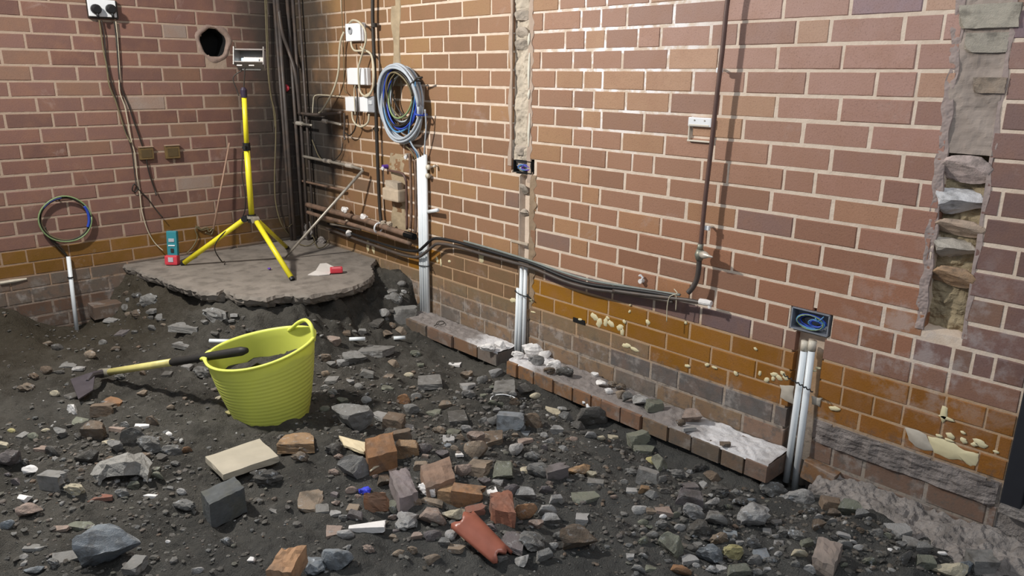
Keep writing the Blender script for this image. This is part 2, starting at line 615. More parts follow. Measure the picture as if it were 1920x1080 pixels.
nx, ny = 620, 370
gx = np.linspace(-.12, 5.3, nx); gy = np.linspace(-3.1, .14, ny)
GX, GY = np.meshgrid(gx, gy, indexing='ij')
GZ = ground(GX, GY)
idx = np.arange(nx*ny).reshape(nx, ny)
Fq = np.stack([idx[:-1, :-1], idx[1:, :-1], idx[1:, 1:], idx[:-1, 1:]], -1).reshape(-1, 4)
me = bpy.data.meshes.new('floor')
me.from_pydata(np.stack([GX, GY, GZ], -1).reshape(-1, 3).tolist(), [], Fq.tolist())
me.materials.append(MATS['dirt'])
floor = link('floor', me, None, None, True)
tag(floor, 'dug out earth floor of dark grey brown soil', None, None, 'structure')


def gz(x, y):
    return float(ground(np.array([x]), np.array([y]))[0])


# ---- brick courses: vertical joints read off the photograph, by image column
RJ = {
 -5: [790, 839, 891], -4: [578.5, 612, 648, 685, 725.7, 769, 816, 866.5, 921, 1048.5, 1098.5, 1137.8, 1220],
 -3: [630, 669, 705, 748, 793, 842.4, 897, 1019, 1089.6, 1126.7, 1175.5, 1263.7, 1362, 1469.3, 1596, 1735, 1905],
 -2: [615, 640, 678, 716, 759.6, 806, 830.7, 882, 910, 1060, 1097, 1134.6, 1196.5, 1238.5, 1333, 1383.5, 1494, 1556, 1695, 1769],
 -1: [599, 634, 669, 710, 750, 792, 841.5, 894, 952, 1014, 1074, 1110, 1166.5, 1252.6, 1348, 1458, 1580, 1720],
 0: [584, 615.6, 650, 690, 730, 772, 816, 865.6, 919, 1042.4, 1093.7, 1129.4, 1209.4, 1299, 1398, 1512.8, 1643],
 1: [602, 636, 672, 712, 752, 795, 840, 891, 948, 1009.6, 1075, 1112.8, 1173, 1256, 1350.7, 1455.4, 1574.8, 1713.7],
 2: [586, 620, 655, 694, 734, 774, 815.6, 864.4, 919, 1040.6, 1091.5, 1127, 1207, 1297, 1393, 1505, 1631],
 3: [604, 638, 674, 714, 755, 797, 840, 892, 946.5, 1007.6, 1074, 1109.4, 1165.6, 1246, 1337.8, 1442.4, 1558, 1691.5],
 4: [588, 622, 658, 698, 738, 770, 805, 829, 877.6, 904, 956, 1052.6, 1087, 1137, 1185, 1225, 1316, 1364.6, 1469.3, 1526.7, 1653.5, 1723, 1876],
 5: [606, 640, 676, 716, 757, 799, 841.5, 891, 946, 1004.4, 1069.6, 1106, 1170.7, 1253, 1345.2, 1445, 1560, 1686.9],
 6: [590, 624, 660, 698, 738, 778, 818.7, 867, 918.7, 1035, 1090, 1123.9, 1201, 1286.3, 1380.4, 1487.8, 1608, 1906],
 7: [608, 642, 678, 718, 758, 800, 842.8, 893.7, 946.5, 1006, 1068.7, 1105.4, 1158, 1238.7, 1327.6, 1428.5, 1539.6, 1667],
 8: [592, 626, 662, 700, 740, 782, 829, 867.4, 919, 1037.8, 1085.4, 1119.6, 1196, 1280, 1373, 1477.6, 1595, 1730, 1882],
 9: [610, 644, 680, 718, 758, 800, 842.8, 892, 945.6, 1005, 1069, 1102.6, 1157, 1235.4, 1322.4, 1419.3, 1530, 1656, 1796],
 10: [595, 628, 664, 704, 742, 782, 831, 878.5, 904, 958, 1049, 1118, 1168, 1231, 1295, 1341, 1437, 1480, 1545, 1612, 1676, 1711, 1785, 1822, 1863],
 11: [612, 646, 684, 722, 764, 800, 850, 898, 940, 1020, 1100, 1148, 1226, 1313.7, 1409, 1470, 1637, 1708, 1776],
 12: [598, 630, 668, 708, 740, 780, 826, 870, 915, 966, 1012, 1073, 1140.6, 1214, 1293, 1370.7, 1469, 1580, 1705, 1772, 1848],
 13: [616, 650, 688, 724, 765, 806, 848, 896, 944, 990, 1038.7, 1102, 1174, 1249, 1333, 1417, 1500, 1577.8, 1637, 1691.7, 1765.7, 1870],
 14: [640, 675, 712, 750, 790, 832, 876, 922, 968, 1015, 1080, 1145, 1218, 1293, 1363.7, 1465, 1530, 1610, 1694.4, 1752, 1833],
 15: [660, 700, 742, 784, 826, 870, 900, 952, 1010, 1072, 1142.8, 1219.6, 1271.5, 1357, 1450, 1560, 1650, 1745, 1850],
 16: [690, 735, 780, 826, 862, 908, 960, 1020, 1085, 1152, 1230, 1300, 1391.7, 1480, 1560, 1618.5, 1735, 1850],
 17: [720, 780, 840, 895, 958, 1030, 1100, 1180, 1270, 1360, 1450, 1540, 1640, 1750],
 18: [760, 860, 960, 1060, 1180, 1300, 1420, 1540, 1660, 1780],
}
LJ = {
 -5: [11, 89, 170, 254.6, 328.5, 401.7, 466.5], -4: [38, 129, 215, 293, 367.4, 436.9, 500], -3: [57.4, 145, 222, 268, 304.8, 350.7, 390, 452.6],
 -2: [47.8, 135, 220, 298, 371, 440.6, 502], -1: [2, 94, 179.6, 261, 337, 407, 470], 0: [59, 145, 226, 304.5, 377, 445, 505],
 1: [17, 104.6, 188.5, 266.7, 340.6, 412, 475], 2: [69.4, 154.6, 235, 310.5, 382, 449, 508], 3: [10, 100, 143.5, 222, 261, 334, 369, 435, 497],
 4: [77, 163, 241.7, 318, 388, 453.5, 512], 5: [40, 128, 209, 284, 358, 425, 489], 6: [1.5, 90, 173.7, 253, 326, 393, 461, 516],
 7: [53, 137, 215.7, 291, 361, 427.6, 489.6], 8: [11, 99.4, 182, 261, 331, 399, 461, 518], 9: [42.6, 128, 167.6, 245.4, 281.5, 353.5, 387, 451, 505],
 10: [29.6, 107.4, 187, 264, 335, 403, 466], 11: [68.5, 153.7, 232.4, 304.6, 371, 437, 500], 12: [50, 129.6, 207.4, 278, 345, 410, 472],
 13: [65, 120, 174, 250, 318, 385, 450], 14: [20, 95, 170, 240, 310, 378, 445], 15: [60, 135, 205, 275, 345, 415], 16: [30, 100, 170, 235], 17: [65, 130, 200, 260],
}
ROWS = list(range(-7, 19))
XMAX = 4.345

# openings cut into the brickwork of the long wall: (x0, x1, z0, z1)


def c2x(u, v): return WR(u, v).x


CH1 = (2.118, 2.232)
CUTS_R = [(CH1[0], CH1[1], .985, 2.2)]
# leaning wide chase at the right, one cut per course
CH2 = {}
for J in range(-7, 10):
    zt, zb = zc(J), zc(J+1)
    zm = (zt+zb)/2
    k = (1.45-zm)
    CH2[J] = (3.905+.030*0, 4.075)


def ch2(z):
    """left and right edge of the wide chase at height z, from four surveyed points"""
    a = WR(1808, 10); b = WR(1742, 520); c = WR(1893, 60); d = WR(1818, 540)
    f = (z-b.z)/(a.z-b.z); g = (z-d.z)/(c.z-d.z)
    return b.x+(a.x-b.x)*f, d.x+(c.x-d.x)*g


BOX3 = (3.617, 3.752, .556, .632)
BOX2 = (2.140, 2.262, .975, 1.030)
HOLE = (WL(401, 80).y, WL(401, 80).z, .092)

boxmeshes = []
for i in range(8):
    rs = np.random.RandomState(50+i)
    # unit brick: face at y=-.5 (x, z in -.5...5), chamfered front
    bx, bz = .018, .05
    Vb = []
    for (sx, sz) in ((-1, -1), (1, -1), (1, 1), (-1, 1)):
        Vb.append((sx*(.5-bx)+rs.uniform(-.004, .004), -.5, sz*(.5-bz)+rs.uniform(-.012, .012)))
    for (sx, sz) in ((-1, -1), (1, -1), (1, 1), (-1, 1)):
        Vb.append((sx*.5+rs.uniform(-.003, .003), -.42, sz*.5+rs.uniform(-.012, .012)))
    for (sx, sz) in ((-1, -1), (1, -1), (1, 1), (-1, 1)):
        Vb.append((sx*.5, .5, sz*.5))
    Fb = [(0, 1, 2, 3)]
    for k in range(4):
        k2 = (k+1) % 4
        Fb.append((k, k+4, k2+4, k2)); Fb.append((k+4, k+8, k2+8, k2+4))
    boxmeshes.append((Vb, Fb))
bmesh_objs = []
for V, F in boxmeshes:
    me = bpy.data.meshes.new('brick'); me.from_pydata(V, [], F); me.materials.append(MATS['brick_face'])
    bm = bmesh.new(); bm.from_mesh(me); bmesh.ops.recalc_face_normals(bm, faces=bm.faces[:]); bm.to_mesh(me); bm.free()
    bmesh_objs.append(me)


def lerp3(a, b, t): return tuple(a[i]*(1-t)+b[i]*t for i in range(3))


def brick_color(wall, s, J, r):
    """colour of a brick by where it sits, with painted shade and haze; alpha 0 = glazed"""
    rr = r.random
    if wall == 'R':
        base = lerp3((.245, .138, .066), (.345, .187, .120), min(1, max(0, (s-1.0)/2.0)))
        if s > 3.3: base = lerp3(base, (.325, .170, .130), min(1, (s-3.3)/.7))
        lw_ = min(1, max(0, (J-4)/4))*min(1, max(0, (s-2.3)/.8))
        base = lerp3(base, (.285, .125, .066) if rr() < .8 else (.24, .12, .075), .75*lw_)
        hz_ = min(1, max(0, (4-J)/7))*min(1, max(0, (s-2.2)/1.0))
        base = lerp3(base, (.44, .28, .235), .75*hz_)  # paler pink towards the upper right: painted light haze, partly salt bloom
        if s > 4.05: base = lerp3((.19, .11, .095), (.36, .24, .21), .6*hz_)
        q = rr()
        if q < .25: base = tuple(x*.84 for x in base)
        elif q < .42: base = (base[0]*1.13, base[1]*1.17, base[2]*1.02)
        elif q < .435: base = (base[0]*.72, base[1]*.82, base[2]*1.05)
        a = 1.0
        if J in (12, 13, 14):
            base = lerp3((.31, .142, .016), (.27, .110, .022), min(1, max(0, (s-2.6)/1.4))); a = .15
            if s < 1.2: base = (.15, .085, .03)
            if 1.45 < s < 2.25: base = (.19, .12, .065); a = .5
            if J == 14 and s < 2.95: base = (.24, .17, .10); a = .6
            k_ = .86+.2*rr(); base = tuple(x*k_ for x in base)
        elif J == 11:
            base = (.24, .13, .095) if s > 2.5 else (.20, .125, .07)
            if 2.35 < s < 3.45: base = (.17, .11, .105)  # shadow of the cable bundle painted into the bricks below it
        elif J == 15:
            base = (.20, .145, .10) if s < 2.9 else (.125, .115, .11)
            if s > 3.7: base = (.21, .185, .17)
        elif J >= 16:
            base = (.26, .165, .09) if s < 3.4 else (.25, .15, .10)
            if rr() < .3: base = (.16, .14, .12)
            if s > 3.7: base = (.19, .105, .07)
    else:
        base = lerp3((.190, .096, .076), (.205, .112, .090), rr())
        q = rr()
        if q < .25: base = tuple(x*.80 for x in base)
        elif q < .38: base = (base[0]*1.10, base[1]*1.20, base[2]*1.05)
        elif q < .395: base = (.30, .23, .19)
        a = 1.0
        if J in (12, 13) or (J == 11 and rr() < .2 and s < -.8):
            base = (.20, .100, .020); a = .2
            k_ = .85+.25*rr(); base = tuple(x*k_ for x in base)
        elif J in (14, 15): base = (.15, .12, .095)
        elif J > 15: base = (.12, .06, .035)
    j = .93+.14*rr()
    return (base[0]*j, base[1]*j, base[2]*j, a)


def build_wall(wall, table, smin, smax, root):
    r = random.Random(11 if wall == 'R' else 23)
    cand = []
    for J in ROWS:
        zt, zb = zc(J), zc(J+1); zm = (zt+zb)/2
        js = sorted(s_from_u(u, zm, wall) for u in table.get(J, []))
        if not js: js = [smin+.1*(J % 3)]
        # continue the bond past the surveyed part
        out = [js[0]]
        while out[0] > smin: out.insert(0, out[0]-(.232 if r.random() > .25 else .118))
        for a in js[1:]: out.append(a)
        while out[-1] < smax: out.append(out[-1]+(.235 if r.random() > .2 else .12))
        for a, b in zip(out[:-1], out[1:]):
            if b-a > .36:                    # two stretchers read as one: add the hidden joint
                seg = [(a, (a+b)/2), ((a+b)/2, b)]
            else: seg = [(a, b)]
            for a1, b1 in seg:
                jt = .0055 if 12 <= J <= 14 else .0085
                iv = [(max(a1, smin)+jt/2, min(b1, smax)-jt/2)]
                cuts = []
                if wall == 'R':
                    if zm > .985: cuts.append(CH1)
                    if zm > .66: cuts.append(ch2(zm))
                    if BOX3[2]-.015 < zm < BOX3[3]+.015: cuts.append((BOX3[0]-.012, BOX3[1]+.012))
                    if BOX2[2]-.02 < zm < BOX2[3]+.02: cuts.append((BOX2[0]-.012, BOX2[1]+.012))
                    if zm < .53 and zm > -.1: cuts.append((3.64, 3.745))
                    if zm < .97 and zm > .0: cuts.append((2.175, 2.262))
                else:
                    dz = max(0, abs(zm-HOLE[1])-.041)
                    if dz < HOLE[2]:
                        w = math.sqrt(max(HOLE[2]**2-dz**2, 0))+.004
                        cuts.append((HOLE[0]-w, HOLE[0]+w))
                for c0, c1 in cuts:
                    nv = []
                    for p, q in iv:
                        if q <= c0 or p >= c1: nv.append((p, q)); continue
                        if p < c0-.012: nv.append((p, c0))
                        if q > c1+.012: nv.append((c1, q))
                    iv = nv
                for p, q in iv:
                    if q-p > .014: cand.append((J, p, q, zt, zb, jt))
    # rank by size in the photograph
    info = []
    for c in cand:
        J, p, q, zt, zb, jt = c
        P = [(x, 0, z) if wall == 'R' else (0, x, z) for x in (p, q) for z in (zb, zt)]
        try: uv = [proj(k) for k in P]
        except Exception: continue
        u0 = max(0, min(k[0] for k in uv)); u1 = min(1920, max(k[0] for k in uv))
        v0 = max(0, min(k[1] for k in uv)); v1 = min(1080, max(k[1] for k in uv))
        a = max(0, u1-u0)*max(0, v1-v0)
        info.append((a, c))
    info.sort(key=lambda t: -t[0])
    JV = []; JF = []; JC = []
    for n, (a, c) in enumerate(info):
        J, p, q, zt, zb, jt = c
        L = q-p; H = zt-zb-jt; s = (p+q)/2; zm = (zt+zb)/2
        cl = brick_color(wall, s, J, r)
        prd = r.uniform(-.0012, .0018)
        D = .05
        mi = r.randrange(8)
        if a > 0 and n < 300:
            o = bpy.data.objects.new('brick', bmesh_objs[mi]); COL.objects.link(o)
            o.scale = (L, D, H)
            if wall == 'R': o.location = (s, D/2-prd, zm)
            else:
                o.location = (-D/2+prd, s, zm); o.rotation_euler = (0, 0, math.pi/2)
            o.color = cl
            o.parent = root
        else:
            V, F = boxmeshes[mi]
            off = len(JV)
            for x, y, z in V:
                if wall == 'R': JV.append((s+x*L, D/2-prd+y*D, zm+z*H))
                else: JV.append((-D/2+prd-y*D, s+x*L, zm+z*H))
            for f in F:
                JF.append(tuple(i+off for i in f)); JC.append(cl)
    if JV:
        me = bpy.data.meshes.new('brick_remainder'); me.from_pydata(JV, [], JF)
        bm = bmesh.new(); bm.from_mesh(me); bmesh.ops.recalc_face_normals(bm, faces=bm.faces[:]); bm.to_mesh(me); bm.free()
        at = me.attributes.new('tint', 'FLOAT_COLOR', 'FACE')
        at.data.foreach_set('color', [x for c in JC for x in c])
        o = link('brick_remainder', me, MATS['brick_joined'], root)
        tag(o, None, None, None, 'stuff')


def grid_plane(name, f, s0, s1, z0, z1, ds, mat, parent=None, drop=None):
    ns = int((s1-s0)/ds)+1; nz = int((z1-z0)/ds)+1
    S, Z = np.meshgrid(np.linspace(s0, s1, ns), np.linspace(z0, z1, nz), indexing='ij')
    P = f(S, Z)
    ix = np.arange(ns*nz).reshape(ns, nz)
    Q = np.stack([ix[:-1, :-1], ix[1:, :-1], ix[1:, 1:], ix[:-1, 1:]], -1).reshape(-1, 4)
    if drop is not None:
        cs = (S[:-1, :-1]+S[1:, 1:])/2; cz = (Z[:-1, :-1]+Z[1:, 1:])/2
        Q = Q[~drop(cs, cz).reshape(-1)]
    return pyd(name, P.reshape(-1, 3), Q.tolist(), mat, parent)


ZT = 2.1
# long wall: the mortar body with its recesses


def depthR(S, Z):
    d = .0020+.0014*vnoise(S+4, Z+4, .02, 21)
    a = (S > CH1[0]) & (S < CH1[1]) & (Z > .985)
    d = np.where(a, .030, d)
    lo, hi = ch2(Z)
    d = np.where((S > lo) & (S < hi) & (Z > .66), .060, d)
    for bx in (BOX3, BOX2):
        d = np.where((S > bx[0]-.008) & (S < bx[1]+.008) & (Z > bx[2]-.008) & (Z < bx[3]+.008), .055, d)
    d = np.where((S > 3.64) & (S < 3.745) & (Z < .545), .035, d)
    d = np.where((S > 2.178) & (S < 2.258) & (Z < .965), .030, d)
    return d


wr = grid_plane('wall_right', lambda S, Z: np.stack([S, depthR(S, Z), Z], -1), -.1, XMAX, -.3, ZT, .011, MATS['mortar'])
tag(wr, 'long red brick wall with white joints and an orange glazed band low down', None, None, 'structure')
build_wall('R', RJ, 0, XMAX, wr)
wl = grid_plane('wall_left', lambda S, Z: np.stack([-.0020-.0014*vnoise(S+4, Z+4, .02, 22), S, Z], -1), -2.7, .1, -.3, ZT+.4, .012, MATS['mortar'],
                None, lambda s, z: np.hypot(s-HOLE[0], z-HOLE[1]) < HOLE[2]-.004)
tag(wl, 'end brick wall with a round core hole and dark corner', None, None, 'structure')
build_wall('L', LJ, -2.6, 0, wl)

# round core hole: mortar collar, bore and dark far end (parts of the end wall)
ring = []
n = 40
for k in range(n):
    a = 2*math.pi*k/n
    ro = HOLE[2]+.018+.007*math.sin(3*a)+.004*math.sin(7*a+1)
    ri = HOLE[2]-.006+.004*math.sin(5*a)
    ring += [(.0005, HOLE[0]+ro*math.cos(a), HOLE[1]+ro*math.sin(a)), (.006, HOLE[0]+(ro-.01)*math.cos(a), HOLE[1]+(ro-.01)*math.sin(a)),
             (.006, HOLE[0]+ri*math.cos(a), HOLE[1]+ri*math.sin(a)), (-.03, HOLE[0]+ri*math.cos(a), HOLE[1]+ri*math.sin(a)), (-.16, HOLE[0]+ri*math.cos(a), HOLE[1]+ri*math.sin(a))]
F = []
for k in range(n):
    k2 = (k+1) % n
    for j in range(3): F.append((k*5+j, k2*5+j, k2*5+j+1, k*5+j+1))
FB = [(k*5+3, ((k+1) % n)*5+3, ((k+1) % n)*5+4, k*5+4) for k in range(n)]
pyd('hole_bore', ring, FB, m_dark, wl, True)
pyd('hole_collar', ring, F, pmat('collar_mortar', (.30, .215, .175), .9, var=.25, vs=24, bs_=.6, bd=.004), wl, True)
V, F = disc_vf((-.15, HOLE[0], HOLE[1]), (-1, 0, 0), HOLE[2]+.01, .01, 24)
pyd('hole_end', V, F, m_dark, wl)

# plastered strips on the long wall ------------------------------------------------


def rough_strip(name, edge, z0, z1, y0, amp, sc_, mat, seed, parent=wr, ds=.006, big=0):
    nz = int((z1-z0)/ds)+1; ns = 22
    V = []; F = []
    zz = np.linspace(z0, z1, nz)
    T = np.linspace(0, 1, ns)
    lo = np.array([edge(z)[0] for z in zz]); hi = np.array([edge(z)[1] for z in zz])
    S = lo[:, None]*(1-T)+hi[:, None]*T
    Z = np.repeat(zz[:, None], ns, 1)
    D = y0+amp*(vnoise(S+7, Z+7, sc_, seed)+.6*vnoise(S+3, Z+3, sc_*.45, seed+1)+.35*vnoise(S+3, Z+3, sc_*.2, seed+2))
    if big: D += big*np.clip(vnoise(S+1, Z+1, .09, seed+5)*2.2, 0, 1)
    D[:, 0] += .006; D[:, -1] += .006
    ix = np.arange(nz*ns).reshape(nz, ns)
    Q = np.stack([ix[:-1, :-1], ix[:-1, 1:], ix[1:, 1:], ix[1:, :-1]], -1).reshape(-1, 4)
    return pyd(name, np.stack([S, D, Z], -1).reshape(-1, 3), Q.tolist(), mat, parent)


m_chase = pmat('chase_render', (.50, .43, .34), .9, var=.2, vs=14, bs_=.8, bd=.006)
m_chase2 = pmat('chase_grey_render', (.33, .27, .23), .9, var=.3, vs=9, bs_=.8, bd=.006)
rough_strip('plaster_chase', lambda z: (CH1[0]-.004, CH1[1]+.004), .985, ZT, .016, .016, .05, m_chase, 31, big=.014)
# flush smeared cement on each side of it
rough_strip('cement_smear', lambda z: (CH1[1]-.002+.004*math.sin(z*40), CH1[1]+.026+.005*math.sin(z*47)+.004*math.sin(z*111)), .93, ZT, -.0022, .0012, .04, pmat('cement_smear', (.42, .32, .25), .9, var=.15, vs=20, bs_=.4), 35)
rough_strip('cement_smear', lambda z: (CH1[0]-.018+.008*math.sin(z*23), CH1[0]+.002), 1.0, ZT, -.0022, .0012, .04, MATS['cement_smear'], 36)
# white bead of plaster down its right edge, in broken lengths
for (v0, v1) in ((62, 85), (99, 166), (168, 186), (212, 275)):
    a = WR(993, v0, .004); b = WR(991, v1, .004)
    P = [a.lerp(b, t) for t in (0, .3, .6, 1)]
    V, F = tube_vf([Vector((p.x+random.uniform(-.002, .002), p.y, p.z)) for p in P], [.003, .006, .007, .002], 6)
    pyd('plaster_bead', V, F, pmat('bead', (.82, .78, .66), .8), wr)
# dark ledges (shadowed recesses) where the chase was hacked: rough brick stubs
for (v, w_) in ((12, .05), (45, .09), (68, .08), (268, .06), (303, .07), (340, .03), (386, .07)):
    c = WR(975, v, 0)
    me = rock_mesh('chunk', random.randrange(10), 'fragment')
    o = bpy.data.objects.new('brick_stub', me); COL.objects.link(o); o.parent = wr
    o.scale = (.095, .030, .05); o.location = (c.x, .016, c.z-.062); o.color = (.50, .42, .34, 1)

# wide chase: smooth grey render above, hacked stone courses below
rough_strip('chase_render', lambda z: (ch2(z)[0]-.02, ch2(z)[1]+.01), 1.215, ZT, .002, .010, .06, m_chase2, 41)
rough_strip('chase_back', lambda z: (ch2(z)[0]-.012, ch2(z)[1]+.006), .655, 1.225, .042, .022, .05, pmat('chase_back', (.30, .24, .15), .95, var=.3, vs=22, bs_=1, bd=.008), 42, big=.01)
rough_strip('chase_edge', lambda z: (ch2(z)[0]-.024+.003*math.sin(z*31)+.003*math.sin(z*83), ch2(z)[0]+.006+.003*math.sin(z*53)), .66, ZT, -.001, .006, .03, pmat('chase_edge', (.33, .26, .235), .9, var=.15, vs=20, bs_=.6), 43)
rough_strip('chase_edge', lambda z: (ch2(z)[1]-.002, ch2(z)[1]+.012+.004*math.sin(z*41)), .66, ZT, -.0005, .003, .03, MATS['chase_edge'], 44)
blocks = [(1805, 318, .150, .078, (.60, .47, .43)), (1803, 382, .135, .074, (.80, .79, .80)), (1793, 428, .15, .050, (.52, .38, .28)),
          (1790, 470, .11, .060, (.60, .54, .46)), (1783, 520, .13, .062, (.44, .27, .15)), (1856, 160, .075, .04, (.36, .27, .2)), (1850, 80, .13, .05, (.42, .37, .30)), (1855, 30, .14, .06, (.46, .41, .33))]
for i, (u, v, w_, h_, cl) in enumerate(blocks):
    c = WR(u, v, 0)
    me = rock_mesh('chunk' if i < 5 else 'slab', (i*3) % 6, 'fragment')
    o = bpy.data.objects.new('hacked_stone', me); COL.objects.link(o); o.parent = wr
    o.scale = (w_*1.12, .07, h_*1.1); o.location = (c.x, .022, c.z-h_*.55); o.color = (*cl, 1)

# older filled strip further along and the patch behind the coil
def e0(z): x = WR(742, 60).x; return (x-.035+.01*math.sin(z*21), x+.045+.012*math.sin(z*15))
rough_strip('cement_fill', e0, 1.36, ZT, -.002, .004, .05, pmat('cement_fill', (.36, .28, .18), .9, var=.2, vs=16, bs_=.6), 51)
def e1(z): x = WR(748, 350).x; return (x-.075+.02*math.sin(z*19), x+.075+.02*math.sin(z*27))
rough_strip('cement_fill', e1, .52, .98, -.002, .004, .05, MATS['cement_fill'], 52)
# cement around the middle conduit chase, below the back box
rough_strip('cement_fill', lambda z: (2.25, 2.29+.008*math.sin(z*55)+.006*math.sin(z*131)), .30, .97, -.0022, .003, .04, pmat('cement_low', (.28, .20, .13), .9, var=.2, vs=20, bs_=.6), 53)
# smeared mortar on the plinth right of the conduits
rough_strip('mortar_ledge', lambda z: (3.76, XMAX-.01), .155+.0, .236, -.010, .013, .035, pmat('mortar_ledge', (.22, .19, .175), .92, var=.4, vs=26, bs_=1, bd=.010, dirt=.5, dcol=(.09, .075, .07)), 54, ds=.004)

# cream adhesive dabs left on the glazed band (each a thin patch)
dabs = []
r = random.Random(4)


def dab(u, v, w_, h_):
    c = WR(u, v, .0); s = 2.2/1390
    dist = (c-Vector(CAM)).length/FOC
    n = 12; V = []
    V.append((c.x, -.0045, c.z))
    for ring_, yy in ((.75, -.0045), (1.0, -.0008)):
        for k in range(n):
            a = 2*math.pi*k/n
            q = 1+.22*math.sin(2*a+u)+.12*math.sin(5*a+v)
            V.append((c.x+math.cos(a)*w_*.75*dist*q*ring_, yy, c.z+math.sin(a)*h_*.55*dist*q*ring_))
    F = [(0, 1+k, 1+(k+1) % n) for k in range(n)]+[(1+k, 1+n+k, 1+n+(k+1) % n, 1+(k+1) % n) for k in range(n)]
    pyd('adhesive_dab', V, F, m_glue, wr, True)


for d in ((1115, 594, 13, 13), (1124, 605, 11, 16), (1136, 604, 9, 14), (1146, 607, 10, 13), (1163, 614, 10, 14), (1167, 622, 8, 12), (1181, 584, 4, 6), (1215, 604, 6, 10),
          (1140, 596, 6, 6), (1171, 603, 5, 8), (1286, 605, 5, 5), (1380, 700, 7, 7), (1438, 712, 8, 8), (1417, 654, 5, 5), (1425, 700, 5, 8), (1452, 702, 9, 9), (1461, 708, 9, 9), (1468, 700, 8, 7), (1473, 708, 7, 9),
          (1450, 710, 6, 7), (1326, 684, 6, 7), (1340, 689, 7, 5), (1289, 686, 7, 7), (1182, 572, 3, 4), (1770, 776, 9, 22), (1775, 784, 15, 6), (1782, 817, 10, 8), (1780, 825, 8, 5),
          (1806, 811, 5, 5), (1807, 826, 8, 8), (1828, 833, 8, 7), (1838, 831, 14, 11), (1761, 817, 6, 6), (1868, 847, 5, 5), (1518, 689, 5, 4), (1534, 690, 6, 5), (1527, 695, 5, 4), (1565, 766, 12, 9),
          (1175, 648, 14, 9), (1190, 655, 12, 8), (997, 563, 5, 8), (1000, 585, 8, 4),
          (690, 460, 8, 18), (700, 466, 6, 18), (820, 487, 6, 10), (827, 492, 4, 12), (843, 490, 5, 6), (903, 483, 12, 16), (962, 563, 10, 10), (975, 590, 12, 4), (1088, 599, 6, 5)):
    dab(*d)
def patch(pts, mat):
    c0 = sum((WR(u, v, 0) for u, v in pts), Vector())/len(pts)
    P = [WR(u, v, 0) for u, v in smooth2(pts)]
    V = [Vector((c0.x, -.0042, c0.z))]+[c0.lerp(p, .86)+Vector((0, -.0042, 0)) for p in P]+[Vector((p.x, -.0008, p.z)) for p in P]
    n = len(P)
    F = [(0, 1+k, 1+(k+1) % n) for k in range(n)]+[(1+k, 1+n+k, 1+n+(k+1) % n, 1+(k+1) % n) for k in range(n)]
    pyd('adhesive_patch', V, F, mat, wr, True)


def smooth2(pts):
    out = []
    n = len(pts)
    for i in range(n):
        a = pts[i]; c = pts[(i+1) % n]
        for t in (0, .33, .66):
            out.append((a[0]*(1-t)+c[0]*t+r.uniform(-1.5, 1.5), a[1]*(1-t)+c[1]*t+r.uniform(-1.5, 1.5)))
    return out


patch([(1697, 802), (1714, 804), (1738, 816), (1760, 820)][:3]+[(1752, 846), (1722, 842), (1704, 826)], pmat('grey_adhesive', (.46, .41, .34), .8, var=.15, vs=30))
patch([(1738, 817), (1765, 822), (1798, 836), (1808, 845), (1836, 850), (1832, 872), (1822, 875), (1806, 863), (1780, 860), (1752, 850)], m_glue)
patch([(1463, 722), (1488, 724), (1490, 760), (1464, 744)], MATS['grey_adhesive'])
patch([(1522, 742), (1542, 746), (1538, 762), (1521, 758)], MATS['grey_adhesive'])
# broken brick face with a dark pocket
c = WR(1086, 602, 0)
V, F = box_vf((c.x, -.001, c.z), (.075, .004, .022), None, .0015)
pyd('broken_pocket', V, F, m_dark, wr)
# pink-white scuff left at the far left of the end wall
c = WL(22, 527, 0)
P = [WL(0, 531, .004), WL(25, 527, .004), WL(50, 523, .004)]
V, F = tube_vf(P, [.010, .011, .006], 6)
pyd('plaster_scuff', V, F, pmat('scuff', (.58, .52, .42), .9), wl)
c = WL(45, 265, 0)

# dark door / jamb past the end of the long wall
d1 = empty('door_1', (4.8, .02, .18), 'near black door leaf past the end of the long brick wall', None, None, 'structure')
add_box('leaf', (4.80, .055, 1.15), (.86, .05, 1.95), m_door, d1, None, .004)
add_box('jamb', (4.375, .045, 1.15), (.055, .12, 1.95), m_door, d1, None, .004)
add_box('sill', (4.86, .10, .165), (1.02, .26, .03), m_ledge, d1, None, .004)
add_box('threshold', (4.84, .14, -.08), (1.04, .27, .46), m_ledge, d1, None, .004)

